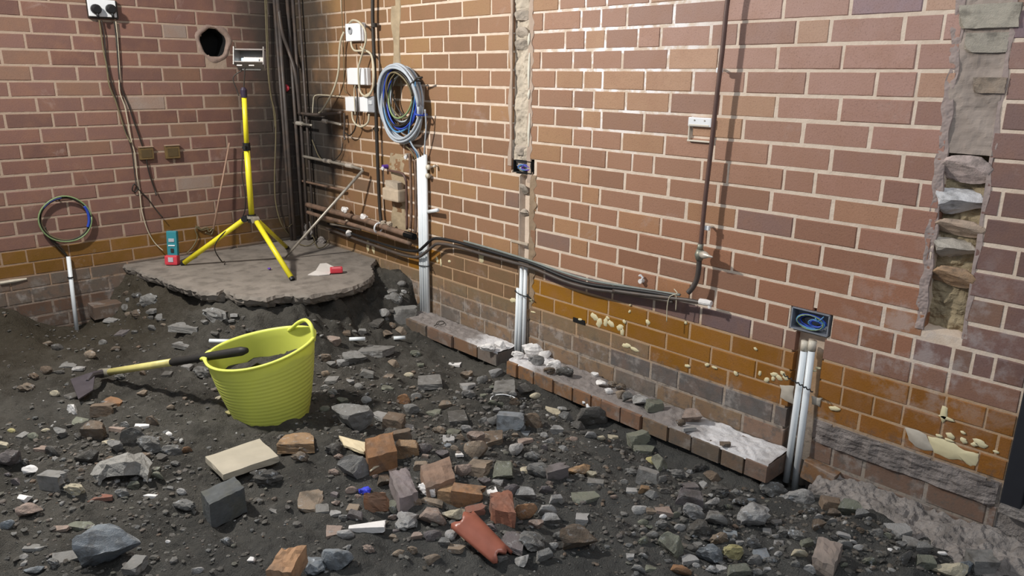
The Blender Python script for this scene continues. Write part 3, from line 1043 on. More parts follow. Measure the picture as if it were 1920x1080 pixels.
# ---- footings: stepped course sticking out at the foot of the long wall
def footing(name, xs, y0, y1, zt, zb, cols, label):
    root = empty(name, ((xs[0]+xs[-1])/2, 0, zb), label, None, None, 'structure')
    for i, (a, b) in enumerate(zip(xs[:-1], xs[1:])):
        yy = y1+random.uniform(-.006, .006)
        me = bmesh_objs[i % 8]
        o = bpy.data.objects.new('brick', me); COL.objects.link(o)
        o.scale = (b-a-.006, abs(yy-y0), zt-zb-.012); o.location = ((a+b)/2, (y0+yy)/2, (zt+zb)/2-.006)
        o.rotation_euler = (random.uniform(-.02, .02), 0, random.uniform(-.02, .02))
        cl = cols[i % len(cols)]; o.color = (*cl, .75); o.parent = root
        o.matrix_parent_inverse = Matrix.Translation(-Vector(root.location))
    # mortar bed on top and behind
    ns = int((xs[-1]-xs[0])/.008); nt_ = 26
    S = np.linspace(xs[0]+.004, xs[-1]-.004, ns); T = np.linspace(0, 1, nt_)
    SS, TT = np.meshgrid(S, T, indexing='ij')
    YY = y0+(y1+.006-y0)*TT
    ZZ = zt-.004+.012*vnoise(SS+5, YY+5, .06, 61)+.008*vnoise(SS+5, YY+5, .02, 62)+.006*np.abs(vnoise(SS+2, YY+6, .11, 63))*4*(1-TT)
    ZZ[:, -1] = zt-.018
    ix = np.arange(ns*nt_).reshape(ns, nt_)
    Q = np.stack([ix[:-1, :-1], ix[:-1, 1:], ix[1:, 1:], ix[1:, :-1]], -1).reshape(-1, 4)
    return root, pyd('mortar_bed', np.stack([SS, YY, ZZ], -1).reshape(-1, 3), Q.tolist(), MATS['bed'], root)


def bed_mat():
    m = bpy.data.materials.new('mortar_bed'); nt, b = nodes(m)
    g = N(nt, 'ShaderNodeNewGeometry').outputs['Position']
    c = mixc(nt, noise(nt, g, 18, 5, .65), (.17, .145, .13), (.36, .32, .30))
    sp = N(nt, 'ShaderNodeSeparateXYZ'); nt.links.new(g, sp.inputs[0])
    n1 = noise(nt, g, 9, 5, .6)
    for (x, w_) in ((2.10, .20), (2.34, .22), (3.50, .28)):      # spilled white plaster dust
        d = mathn(nt, 'ABSOLUTE', mathn(nt, 'SUBTRACT', sp.outputs[0], x))
        f = ramp(nt, mathn(nt, 'ADD', d, mathn(nt, 'MULTIPLY', mathn(nt, 'SUBTRACT', n1, .5), .35)), w_, w_*.3)
        c = mixc(nt, mathn(nt, 'MULTIPLY', f, .85), c, (.82, .80, .80))
    nt.links.new(c, b.inputs['Base Color']); b.inputs['Roughness'].default_value = .92
    bump(nt, b, noise(nt, g, 90, 6, .7), .8, .008)
    return m


MATS['bed'] = bed_mat()
oc = (.34, .15, .045); pk = (.22, .12, .075); br = (.20, .13, .07); dk = (.15, .11, .075)
f1, _ = footing('trim_1', [1.385, 1.60, 1.83, 2.03, 2.185], -.004, -.150, .085, .004, [dk, pk, (.25, .12, .05), (.22, .2, .18)], 'short brick footing step at the wall foot left of the middle conduits')
f2, _ = footing('trim_2', [2.285, 2.36, 2.47, 2.60, 2.72, 2.83, 2.89, 3.0, 3.11, 3.24, 3.35, 3.48, 3.58, 3.675], -.004, -.172, .085, .004,
                [oc, oc, (.30, .14, .05), oc, (.32, .14, .05), (.30, .13, .05), (.27, .13, .07), (.26, .12, .06), br, dk, dk, (.2, .13, .08), (.24, .15, .11)],
                'long brick footing step dusted white along the wall foot')
# brick step by the short wall
b_ = empty('trim_3', (.06, -1.32, 0), 'single brown brick footing step at the foot of the end wall', None, None, 'structure')
for (ya, yb, xx) in ((-1.455, -1.245, .125), (-1.24, -1.03, .11)):
    o = bpy.data.objects.new('brick', bmesh_objs[3]); COL.objects.link(o)
    o.scale = (yb-ya, xx, .08); o.location = (xx/2, (ya+yb)/2, .062); o.rotation_euler = (0, 0, math.pi/2); o.color = (.14, .085, .055, 1)
    o.parent = b_; o.matrix_parent_inverse = Matrix.Translation(-Vector(b_.location))


# broken ledge of old concrete right of the conduits
def ledge():
    ns, nt_ = 170, 60
    S = np.linspace(3.80, 4.62, ns); T = np.linspace(0, 1, nt_)
    SS, TT = np.meshgrid(S, T, indexing='ij')
    wid = .10+.13*sstep(3.8, 4.3, SS)+.04*vnoise(SS+2, TT*0+2, .07, 71)
    YY = -.002-wid*np.minimum(TT/.8, 1)-.012*np.clip((TT-.8)/.2, 0, 1)
    top = .062+.015*sstep(4.0, 4.5, SS)-.035*TT/.8
    ZZ = top+.018*vnoise(SS+1, YY+1, .07, 72)+.018*vnoise(SS+1, YY+1, .028, 73)+.014*vnoise(SS+1, YY+1, .013, 74)
    ZZ = np.where(TT > .8, ZZ*(1-(TT-.8)/.2)+(-.12)*(TT-.8)/.2, ZZ)
    ix = np.arange(ns*nt_).reshape(ns, nt_)
    Q = np.stack([ix[:-1, :-1], ix[:-1, 1:], ix[1:, 1:], ix[1:, :-1]], -1).reshape(-1, 4)
    o = pyd('trim_4', np.stack([SS, YY, ZZ], -1).reshape(-1, 3), Q.tolist(), m_ledge)
    tag(o, 'broken grey concrete ledge at the wall foot beside the dark door', None, None, 'structure')
    for i, (x, y) in enumerate(((4.27, -.235), (4.36, -.255))):
        b = bpy.data.objects.new('brick', bmesh_objs[i]); COL.objects.link(b)
        b.scale = (.11, .1, .07); b.location = (x, y+.03, -.005 if i < 2 else .015); b.color = (.17, .12, .08, 1); b.parent = o
    return o


ledge()
o = bpy.data.objects.new('brick', bmesh_objs[1]); COL.objects.link(o)
o.scale = (.12, .06, .075); o.location = (3.80, -.012, .04); o.rotation_euler = (0, .12, 0); o.color = (.30, .13, .035, .6); o.parent = wr


# ---- concrete slab remnant in the corner
def slab():
    pts = [(0.0, -1.245), (.14, -1.215), (.30, -1.205), (.42, -1.17), (.55, -1.16), (.70, -1.145), (.80, -1.12), (.90, -1.115), (.96, -1.06), (.94, -1.0), (1.03, -1.0), (1.13, -.985),
           (1.18, -.93), (1.225, -.90), (1.22, -.82), (1.25, -.76), (1.33, -.72), (1.345, -.66), (1.35, -.55), (1.345, -.47), (1.30, -.36), (1.26, -.29), (1.17, -.20), (1.02, -.13), (.92, -.03), (.88, 0.0), (0, 0)]
    edge = []
    for i in range(len(pts)-3):
        a = Vector(pts[i]+(0,)); b = Vector(pts[i+1]+(0,))
        n = max(2, int((b-a).length/.018))
        for k in range(n):
            p = a.lerp(b, k/n); edge.append((p.x+random.uniform(-.006, .006), p.y+random.uniform(-.006, .006)))
    edge += [pts[-3], pts[-2], pts[-1]]
    n = len(edge)
    c = (.5, -.5)
    V = []; F = []
    # rings towards the centre on top
    rings = [0, .012, .05, .15, .3, .5, .75]
    for q in rings:
        for x, y in edge:
            px, py = x+(c[0]-x)*q, y+(c[1]-y)*q
            z = .300+.005*float(vnoise(np.array([px+3]), np.array([py+3]), .08, 81)[0])
            if q == 0: z -= .010+random.uniform(0, .012)
            V.append((px, py, z))
    V.append((c[0], c[1], .30))
    L = len(rings)
    for a in range(L-1):
        for k in range(n):
            k2 = (k+1) % n
            F.append((a*n+k, a*n+k2, (a+1)*n+k2, (a+1)*n+k))
    for k in range(n): F.append(((L-1)*n+k, (L-1)*n+(k+1) % n, len(V)-1))
    # ragged side and underside
    base = len(V)
    for lvl, (dz, inn) in enumerate(((-.022, .000), (-.042, .012), (-.060, .035), (-.066, .15))):
        for x, y in edge:
            j = random.uniform(-.010, .010)
            V.append((x+(c[0]-x)*(inn+.008)+j, y+(c[1]-y)*(inn+.008)+j, .30+dz+random.uniform(-.006, .006)))
    for a in range(4):
        for k in range(n):
            k2 = (k+1) % n
            up = (k, k2) if a == 0 else (base+(a-1)*n+k, base+(a-1)*n+k2)
            F.append((up[0], base+a*n+k, base+a*n+k2, up[1]))
    o = pyd('concrete_slab', V, F, m_conc)
    tag(o, 'broken remnant of concrete floor slab in the corner under the yellow tripod', 'slab')
    bm = bmesh.new(); bm.from_mesh(o.data); bmesh.ops.recalc_face_normals(bm, faces=bm.faces[:]); bm.to_mesh(o.data); bm.free()


slab()

# ================================================================== THINGS ON THE LONG WALL
def W3(pts, off):
    """points on a plane parallel to the long wall; off may vary per point"""
    out = []
    for p in pts:
        o_ = p[2] if len(p) > 2 else off
        out.append(WR(p[0], p[1], o_))
    return out


def tube_thing(name, P, r, mat, label, cat, group=None, seg=8, sm=6):
    o = add_tube(name, P, r, mat, None, seg, sm)
    return tag(o, label, cat, group)


def cable_tie(name, c, rx, ry, r, mat, parent, tail=None):
    P = [Vector((c[0]+rx*math.cos(a), c[1]+ry*math.sin(a), c[2]+.004*math.cos(a*2))) for a in [2*math.pi*k/20 for k in range(21)]]
    return add_tube(name, P, r, mat, parent, 6)


# --- white conduits ------------------------------------------------
def conduit(p0, p1, r, label, group, cat='conduit'):
    root = empty('conduit', p0, label, cat, group)
    d = (p1-p0).normalized()
    V, F = tube_vf([p0, p1], r, 14)
    o = pyd('tube', V, F, m_pvc, root, True)
    for p in o.data.polygons:
        if len(p.vertices) > 4: p.use_smooth = False
    V, F = tube_vf([p1-d*.03, p1+d*.001], r*1.0+.0008, 14)
    return root


x1 = WR(793.5, 400, .02).x
for i, nm in enumerate(('leftmost of the four', 'second from the left of the four', 'third from the left of the four', 'rightmost of the four')):
    x = x1-.033+.0222*i
    top = WR(782+6.5*i, 296-2*i, .02).z
    root = empty('conduit', (x, -.02, -.02), 'white plastic conduit below the big cable coil, '+nm, 'conduit', 'four white conduits under the cable coil')
    V, F = tube_vf([Vector((x-.004, -.020-.002*(i % 2), -.03)), Vector((x+.002, -.020-.002*(i % 2), top))], .0108, 12)
    pyd('tube', V, F, m_pvc, root, True)
tie = tag(add_tube('wire_tie', [Vector((x1+.05*math.cos(a), -.022+.018*math.sin(a), WR(793, 497, .03).z+.006*math.cos(a)-.004*a/6)) for a in [k*math.pi/10 for k in range(21)]]+[Vector((x1+.07, -.03, WR(793, 500, .03).z-.01))], .0028, m_black), 'thin black wire tie around the four tall conduits', 'cable tie')

for i, (u0, u1, vt, vb) in enumerate(((971.5, 966, 540, 662), (978.5, 972, 500, 664), (986, 981, 500, 660))):
    a = WR(u0, vt, .012); b = WR(u1, vb, .02); b.x = a.x+(b.x-a.x)*.5
    root = empty('conduit', tuple(b), 'white conduit below the small middle back box, '+('leftmost and partly hidden' if i == 0 else 'middle of three' if i == 1 else 'rightmost of three'), 'conduit', 'three conduits at the middle back box')
    V, F = tube_vf([b-Vector((0, 0, .06)), a], .0105, 12)
    pyd('tube', V, F, m_pvc, root, True)
c = WR(979, 550, .02)
tag(add_tube('wire_tie', [Vector((c.x+.045*math.cos(a), c.y+.015*math.sin(a)-.004, c.z-.006*math.cos(a))) for a in [k*math.pi/10 for k in range(21)]]+[Vector((c.x+.068, -.025, c.z-.012))], .0028, m_black), 'black wire tie around the conduits under the middle back box', 'cable tie')

for i, (u0, u1, vb) in enumerate(((1510, 1474, 903), (1524, 1489, 922))):
    a = WR(u0, 640, .010); b = WR(u1, vb, .035)
    root = empty('conduit', tuple(b), 'white conduit under the right hand back box, '+('left of the pair, cut short' if i == 0 else 'right of the pair, reaching the rubble'), 'conduit', 'pair of conduits at the right back box')
    V, F = tube_vf([b, a], .0125, 14)
    o = pyd('tube', V, F, m_pvc, root, True)
    V, F = tube_vf([a-Vector((0, 0, .035)), a+Vector((0, 0, .002))], .0145, 14)
    pyd('socket_coupler', V, F, m_offw, root, True)
c = WR(1500, 716, .03)
P = []
for k in range(60):
    t = k/59; a = t*math.pi*16
    P.append(Vector((c.x-.058+.116*t, c.y-.018+.003*math.cos(a), c.z+.016-.030*t+.003*math.sin(a))))
tag(add_tube('twisted_tie', P, .0022, m_black), 'twisted black wire tied across the pair of right hand conduits', 'cable tie')

a = WL(128, 481, .02); b = WL(142, 606, .10)
root = empty('conduit', tuple(b), 'single white plastic conduit standing against the end wall', 'conduit')
V, F = tube_vf([b-Vector((0, 0, .05)), a], .0115, 14)
pyd('tube', V, F, m_pvc, root, True)
c = WL(132, 520, .045)
pyd('band', *tube_vf([c-Vector((0, 0, .003)), c+Vector((0, 0, .003))], .015, 12), m_black, root)

# --- recessed back boxes -------------------------------------------
def back_box(bx, label, frame, wires, depth=.05):
    x0, x1_, z0, z1 = bx
    root = empty('back_box', ((x0+x1_)/2, 0, z0), label, 'electrical box')
    t = .004
    parts = [box_vf(((x0+x1_)/2, depth-.002, (z0+z1)/2), (x1_-x0, t, z1-z0)),
             box_vf(((x0+x1_)/2, depth/2-.003, z1), (x1_-x0, depth+.004, t)),
             box_vf(((x0+x1_)/2, depth/2-.003, z0), (x1_-x0, depth+.004, t)),
             box_vf((x0, depth/2-.003, (z0+z1)/2), (t, depth+.004, z1-z0)),
             box_vf((x1_, depth/2-.003, (z0+z1)/2), (t, depth+.004, z1-z0))]
    V, F = merge(parts)
    pyd('metal_case', V, F, frame, root)
    cx_, cz_ = (x0+x1_)/2, (z0+z1)/2
    w = (x1_-x0)/2-.012; h = (z1-z0)/2-.010
    for mt, sx, sz, r, yy, ph, ox in wires:
        P = []
        for k in range(34):
            a = 2*math.pi*k/17+ph
            q = 1-.12*k/34
            P.append(Vector((cx_+ox+w*sx*q*math.cos(a), yy-.004*math.sin(a*1.5), cz_-.004+h*sz*q*math.sin(a))))
        add_tube('wire', P, r, mt, root, 6)
    return root


m_case = pmat('galvanised_case', (.30, .32, .36), .5, metal=.4, var=.2, vs=30)
bb = back_box(BOX3, 'recessed double metal back box full of blue wires above the pair of conduits', m_case,
         [(m_blue, 1, .95, .0028, .010, 0, 0), (m_cyan, .98, .90, .0022, .004, 1.2, 0), (m_blue, .85, .8, .0026, .016, 2, .003), (m_green, .92, .98, .0016, .000, .5, 0), (m_cyan, .5, .5, .002, .004, 3, .02), (m_blue, .40, .42, .0024, .002, 4, .022), (m_wire_dk, .7, .6, .002, .02, 5, 0)])
add_tube('wire', [(3.70, .01, .60), (3.705, -.006, .612), (3.715, -.004, .602), (3.73, .004, .622)], .0022, m_cyan, bb, 6, 5)
bb = back_box(BOX2, 'small recessed back box with blue wires at the foot of the plaster chase', m_dark,
         [(m_blue, .9, .8, .0026, .008, 0, 0), (m_cyan, .7, .7, .0022, .002, 1.5, 0), (m_purple, .6, .6, .003, .002, 3, .02)], .04)
c = WR(975, 459, -.002)
add_box('lintel_sliver', (c.x, .000, c.z+.012), (.125, .012, .012), m_plaster, bb, None, .002)

# --- the cable bundle and old pipes along the long wall -------------
OFF = .045
runs = [
 ('cable', [(615, 420, .03), (660, 438, .04), (710, 455, .045), (755, 468, .05), (783, 470, .055), (795, 462, .06), (806, 452, .06), (818, 447, .055), (850, 452, .045), (900, 466, .04), (955, 482, .04), (1000, 495, .045), (1060, 520, .05), (1110, 534, .05), (1180, 543, .05), (1230, 550, .05), (1262, 556, .05)], .0085, m_black, 'thick black cable sagging along the long wall, upper one of the bundle'),
 ('cable', [(612, 428, .03), (660, 446, .04), (710, 463, .045), (755, 478, .05), (783, 482, .055), (797, 474, .06), (810, 463, .06), (822, 457, .055), (850, 461, .045), (900, 475, .04), (955, 490, .04), (1000, 503, .045), (1060, 528, .05), (1110, 541, .05), (1180, 551, .05), (1230, 560, .05), (1262, 566, .05)], .0085, m_pipe, 'thick black cable sagging along the long wall, lower one of the bundle'),
 ('cable', [(870, 452, .022), (920, 466, .022), (960, 478, .03), (1000, 491, .04), (1060, 512, .04), (1110, 526, .04), (1180, 538, .04), (1240, 548, .04), (1275, 553, .045)], .006, pmat('grey_sheath', (.20, .22, .20), .5, var=.2), 'grey green cable lying on top of the black bundle'),
 ('pipe', [(1150, 545, .055), (1200, 552, .055), (1250, 558, .055), (1290, 563, .055), (1322, 569, .055)], .0088, m_pipe, 'dark iron pipe end with a plastered stop past the cable bundle'),
]
for nm, P, r_, mt, lb in runs:
    o = tube_thing(nm, W3(P, OFF), r_, mt, lb, nm, 'cables and pipe along the long wall')
    if nm == 'pipe':
        e = W3([(1312, 565), (1334, 569)], .055)
        pyd('end_cap', *tube_vf([e[0], e[0].lerp(e[1], .5), e[1]], [.012, .013, .010], 10), m_plasterw, o)
        e = W3([(1329, 570), (1331, 578)], .055)
        pyd('spigot', *tube_vf(e, .007, 8), m_plasterw, o)
# the pale string hanging off the bundle
P = W3([(1264, 542, .06), (1270, 550, .065), (1262, 553, .066), (1255, 558, .062), (1251, 575, .06), (1250, 603, .058)], .06)
st = tube_thing('string', P, .0022, m_cream, 'cream string looped over the cable bundle with two hanging ends', 'string')
add_tube('loose_end', W3([(1262, 553, .066), (1268, 556, .062), (1267, 582, .058)], .06), .0022, m_cream, st, 6, 5)

# rusty pipes and fittings of the old heating run, corner to conduits
PIPES = [
 ('pipe', [(576, 384, .05), (620, 396, .05), (680, 412, .05), (740, 432, .05), (775, 443, .05)], .018, m_rust, 'thick rusty pipe stub running from the corner above the slab'),
 ('pipe', [(577, 398, .09), (610, 408, .085), (660, 421, .08), (710, 437, .07), (770, 457, .06)], .013, m_rust, 'dark old pipe just under the thick rusty pipe'),
 ('pipe', [(620, 420, .06), (648, 424, .06), (676, 430, .06)], .008, m_steel, 'short pale pipe stub low in the corner by the cable tangle'),
 ('pipe', [(538, 334, .04), (560, 338, .04), (600, 347, .04), (636, 355, .04), (648, 358, .02)], .008, m_rust, 'thin brown pipe at mid height from the corner, below the jointed pipe'),
 ('pipe', [(568, 293, .05), (612, 302, .05), (655, 311, .05), (680, 318, .05)], .0095, m_steel, 'jointed brown pipe with two bright couplings near the corner'),
 ('pipe', [(530, 229, .06), (555, 231, .06), (585, 235, .06)], .008, m_steel, 'short pipe with a bright joint at the sooty corner'),
 ('pipe', [(560, 212, .05), (590, 215, .05), (625, 213, .05), (640, 211, .05)], .010, m_pipe, 'upper sooty pipe of the old manifold under the white cable ends'),
 ('pipe', [(608, 227, .05), (625, 230, .05), (640, 234, .05)], .0085, m_steel, 'lower short pipe of the old manifold with a brass nut'),
 ('pipe', [(645, 212, .03), (646, 230, .03), (645, 252, .03), (647, 262, .03)], .0065, m_pipe, 'thin upright pipe below the left white socket'),
 ('pipe', [(768, 288, .025), (770, 330, .025), (771, 400, .025), (769, 428, .025)], .0085, m_rust, 'rusty upright pipe left of the white conduits, outer one'),
 ('pipe', [(778, 300, .02), (780, 340, .02), (780, 400, .02), (779, 436, .02)], .0085, m_rust, 'rusty upright pipe right beside the white conduits'),
 ('pipe', [(728, 319, .02), (742, 322, .03), (755, 326, .035), (761, 338, .035), (762, 352, .03), (763, 430, .03)], .007, m_gas, 'thin brown pipe bending over the plaster box'),
 ('pipe', [(763, 270, .02), (772, 280, .02), (785, 292, .02)], .007, m_gas, 'short slanting brown pipe under the cable coil'),
 ('pipe', [(699, -30, .035), (699, 40, .035), (702, 120, .035), (705, 210, .035), (708, 300, .035), (712, 388, .035), (716, 425, .04)], .0105, m_wire_dk, 'long dark upright pipe right of the white socket boxes'),
 ('pipe', [(768, 285, .02), (784, 292, .02), (790, 300, .02)], .006, m_rust, 'short brown pipe elbow touching the conduit tops'),
]
for nm, P, r_, mt, lb in PIPES[:-1]:
    o = tube_thing(nm, W3(P, .04), r_, mt, lb, 'pipe', 'old pipes near the corner')
    if 'two bright couplings' in lb:
        for (u, v) in ((613, 302), (655, 311)):
            a = WR(u-5, v-1, .05); b = WR(u+6, v+1, .05)
            pyd('coupling', *tube_vf([a, b], .014, 10), m_brass, o)
    if 'bright joint' in lb:
        pyd('coupling', *tube_vf([WR(557, 231, .06), WR(566, 232, .06)], .014, 10), m_brass, o)
    if 'brass nut' in lb:
        pyd('nut', *tube_vf([WR(606, 226, .05), WR(613, 228, .05)], .013, 6), m_brass, o)
    if 'thick rusty' in lb:
        pyd('open_end', *tube_vf([WR(760, 439, .05), WR(777, 444, .05)], .0195, 12), m_dark, o)
    if 'long dark upright' in lb:
        pyd('collar', *tube_vf([WR(702, 43, .035), WR(702, 51, .035)], .016, 10), m_wire_dk, o)
        pyd('collar', *tube_vf([WR(706, 240, .035), WR(706, 246, .035)], .014, 10), m_wire_dk, o)
# plaster clods and white fittings on the old run
for (u, v, w_, mt, lb) in ((648, 395, .06, m_plasterw, 'white plaster lump on the rusty pipe near the leaning rod'), (683, 407, .05, m_plasterw, 'small white plaster lump on the middle of the rusty pipe'),
                           (654, 438, .05, m_plasterw, 'white plaster lump under the dark pipe low in the corner'), (718, 418, .035, m_plaster, 'grey plaster crumb behind the white pipe ring'),
                           (730, 421, .045, m_plaster, 'grey plaster crumb right of the white pipe ring'), (650, 418, .05, m_plaster, 'grey plaster lump between the two old pipes')):
    c = WR(u, v, .05)
    me = LIB['clod'][random.randrange(6)].copy(); me.materials.clear(); me.materials.append(mt)
    o = bpy.data.objects.new('plaster_lump', me); COL.objects.link(o)
    o.location = (c.x, c.y, c.z-w_*.35); o.scale = (w_, w_*.8, w_*.8); o.rotation_euler = (0, 0, random.random()*6)
    tag(o, lb, 'plaster', 'plaster lumps on the old pipes')
c = WR(711, 427, .06)
V = [Vector((c.x+.004*math.cos(a), c.y-.028*math.sin(a)-.006, c.z+.030*math.cos(a))) for a in [2*math.pi*k/24 for k in range(25)]]
tag(add_tube('pipe_ring', V, .0055, m_white), 'white plastic ring around the rusty pipe left of the conduits', 'pipe clip')
for nm, u, v, r_, mt, lb in (('plugged_pipe', 727, 312, .012, m_purple, 'small purple and white pipe cap left of the rusty uprights'), ('plugged_pipe', 770, 291, .012, m_brass, 'bright pipe cap on top of the outer rusty upright')):
    a = WR(u, v, .0); root = empty(nm, tuple(a), lb, 'pipe fitting')
    pyd('body', *tube_vf([a, a+Vector((0, -.035, 0))], r_, 12), mt, root)
    pyd('rim', *tube_vf([a+Vector((0, -.030, -.008)), a+Vector((0, -.040, -.010))], r_*.9, 12), m_white, root)
for i, (u, v, r_) in enumerate(((810, 313, .016), (809, 329, .015), (822, 311, .008))):
    a = WR(u, v, .0); root = empty('pipe_clip', tuple(a), ('large pale saddle clip right of the conduit tops, upper one', 'pale saddle clip right of the conduit tops, lower one', 'tiny pale cable clip set off to the right of the saddle clips')[i], 'pipe clip')
    pyd('stem', *tube_vf([a, a+Vector((0, -.02, 0))], r_*.45, 10), m_brass, root)
    pyd('head', *tube_vf([a+Vector((0, -.02, 0)), a+Vector((0, -.034, 0))], [r_, r_*.85], 14), m_offw, root, True)
a = WR(803, 397, .02); b = WR(821, 394, .05)
tag(pyd('pipe_stub', *tube_vf([a, b], .0105, 12), m_pvc, None, True), 'short white pipe stub poking out right of the tall conduits', 'pipe')

# gas pipe with valve ------------------------------------------------
P = [(1377, -45, .05), (1364.5, 0, .05), (1355, 90, .05), (1343, 190, .05), (1333, 280, .05), (1322, 375, .05), (1316.5, 430, .05), (1313.5, 462, .05)]
gp = tube_thing('gas_pipe', W3(P, .05), .0088, m_gas, 'long brown upright pipe on the long wall with a tap near its foot', 'pipe', None, 10)
add_tube('lower_bend', W3([(1311, 485, .05), (1310, 505, .05), (1306, 525, .05), (1298, 540, .055), (1290, 549, .06)], .05), .0105, m_pipe, gp, 10, 5)
a, b = W3([(1314, 457), (1312, 470)], .05)
add_tube('valve_neck', [a, b], .0115, pmat('tarnished_valve', (.26, .26, .21), .45, metal=.5, var=.2, vs=60), gp, 10)
a, b, c = W3([(1313, 468), (1311.5, 478), (1311, 488)], .05)
pyd('valve_body', *tube_vf([a, b, c], [.014, .019, .013], 12), MATS['tarnished_valve'], gp, True)
a = WR(1316, 477, .055); b = WR(1324, 479, .075); c = WR(1336, 482, .085)
pyd('valve_spindle', *tube_vf([a, a.lerp(b, .6), b, b.lerp(c, .4), c], [.013, .015, .012, .006, .003], 12), m_brass, gp, True)
for i, (u, v) in enumerate(((1360, 132), (1336, 425))):
    a = WR(u, v, 0); root = empty('pipe_bracket', tuple(a), 'pale pipe bracket stub beside the brown upright pipe, '+('upper one' if i == 0 else 'lower one above the tap'), 'pipe bracket')
    pyd('stem', *tube_vf([a, a+Vector((0, -.035, 0))], .005, 8), m_brass, root)
    V, F = box_vf(tuple(a+Vector((0, -.038, 0))), (.022, .014, .018), None, .003)
    pyd('clip_head', V, F, m_white, root)
a = WR(1206, 521, .0); root = empty('cable_clip', tuple(a), 'chipped white cable clip above the cable bundle', 'pipe clip')
pyd('stem', *tube_vf([a+Vector((0, 0, -.012)), a+Vector((0, -.022, -.012))], .010, 10), m_plasterw, root)
pyd('hook', *tube_vf([a+Vector((-.010, -.014, .010)), a+Vector((0, -.02, .016)), a+Vector((.010, -.016, .006)), a+Vector((.004, -.016, -.006))], .0045, 8), m_white, root)

# empty socket frame --------------------------------------------------
a = WR(1293, 219, .012); b = WR(1335, 239, .012)
root = empty('socket_frame', (a.x, 0, b.z), 'broken white socket cover with an open frame beside the brown pipe', 'electrical box')
add_box('cover_strip', ((a.x+b.x)/2, -.012, (a.z+b.z)/2), (b.x-a.x, .016, .034), m_white, root, None, .003)
add_box('cover_lip', ((a.x+b.x)/2-.002, -.018, (a.z+b.z)/2-.012), (b.x-a.x-.012, .006, .006), m_offw, root, None, .001)
for dx in (-.022, .022):
    pyd('screw', *tube_vf([Vector(((a.x+b.x)/2+dx, -.019, (a.z+b.z)/2+.006)), Vector(((a.x+b.x)/2+dx, -.022, (a.z+b.z)/2+.006))], .003, 8), m_steel, root)
zb_ = WR(1290, 263, .01).z
add_box('frame_side', (a.x+.001, -.006, (b.z+zb_)/2), (.005, .014, b.z-zb_), m_offw, root, None, .001)
add_box('frame_bottom', ((a.x+b.x)/2, -.008, zb_), (b.x-a.x+.004, .016, .006), m_offw, root, None, .001)
add_box('frame_side', (b.x-.001, -.006, (b.z+zb_)/2), (.005, .014, b.z-zb_), m_offw, root, None, .001)

# --- white boxes and their cables near the corner ---------------------
def wbox(u0, v0, u1, v1, d, label, mat=m_white, extra=None):
    a = WR(u0, v0, d); b = WR(u1, v1, d)
    c = ((a.x+b.x)/2, -d/2, (a.z+b.z)/2)
    root = empty('junction_box', (c[0], 0, min(a.z, b.z)), label, 'electrical box', 'white boxes near the corner')
    w, h = abs(b.x-a.x), abs(a.z-b.z)
    add_box('back_plate', (c[0], -d*.3, c[2]), (w, d*.6, h), mat, root, None, .004)
    add_box('cover', (c[0], -d*.78, c[2]), (w*.95, d*.44, h*.95), mat, root, None, .005)
    return root, c, w, h


rt, c, w, h = wbox(646, 44, 677, 77, .035, 'small white thermostat box with a grey dial, topmost of the white boxes')
pyd('dial', *tube_vf([Vector((c[0]-.022, -.035, c[2]+.008)), Vector((c[0]-.022, -.042, c[2]+.008))], .020, 18), pmat('dial_grey', (.35, .36, .38), .4), rt)
add_box('dial_mark', (c[0]-.022, -.043, c[2]+.020), (.020, .002, .014), m_wire_dk, rt, None, .001)
wbox(649, 127, 684, 160, .045, 'blank white junction box below the thermostat')
rt, c, w, h = wbox(646, 181, 667, 210, .05, 'white socket box, left of the lower pair', m_white)
rt, c, w, h = wbox(673, 181, 690, 211, .05, 'white socket box, right of the lower pair')
rt, c, w, h = wbox(689, 180, 702, 212, .05, 'grey fused switch panel touching the right white socket box', pmat('panel_grey', (.30, .31, .33), .5))
for k in range(3):
    add_box('switch', (c[0]+.012*(k-1), -.052, c[2]+.012), (.007, .008, .022), m_white, rt, None, .001)
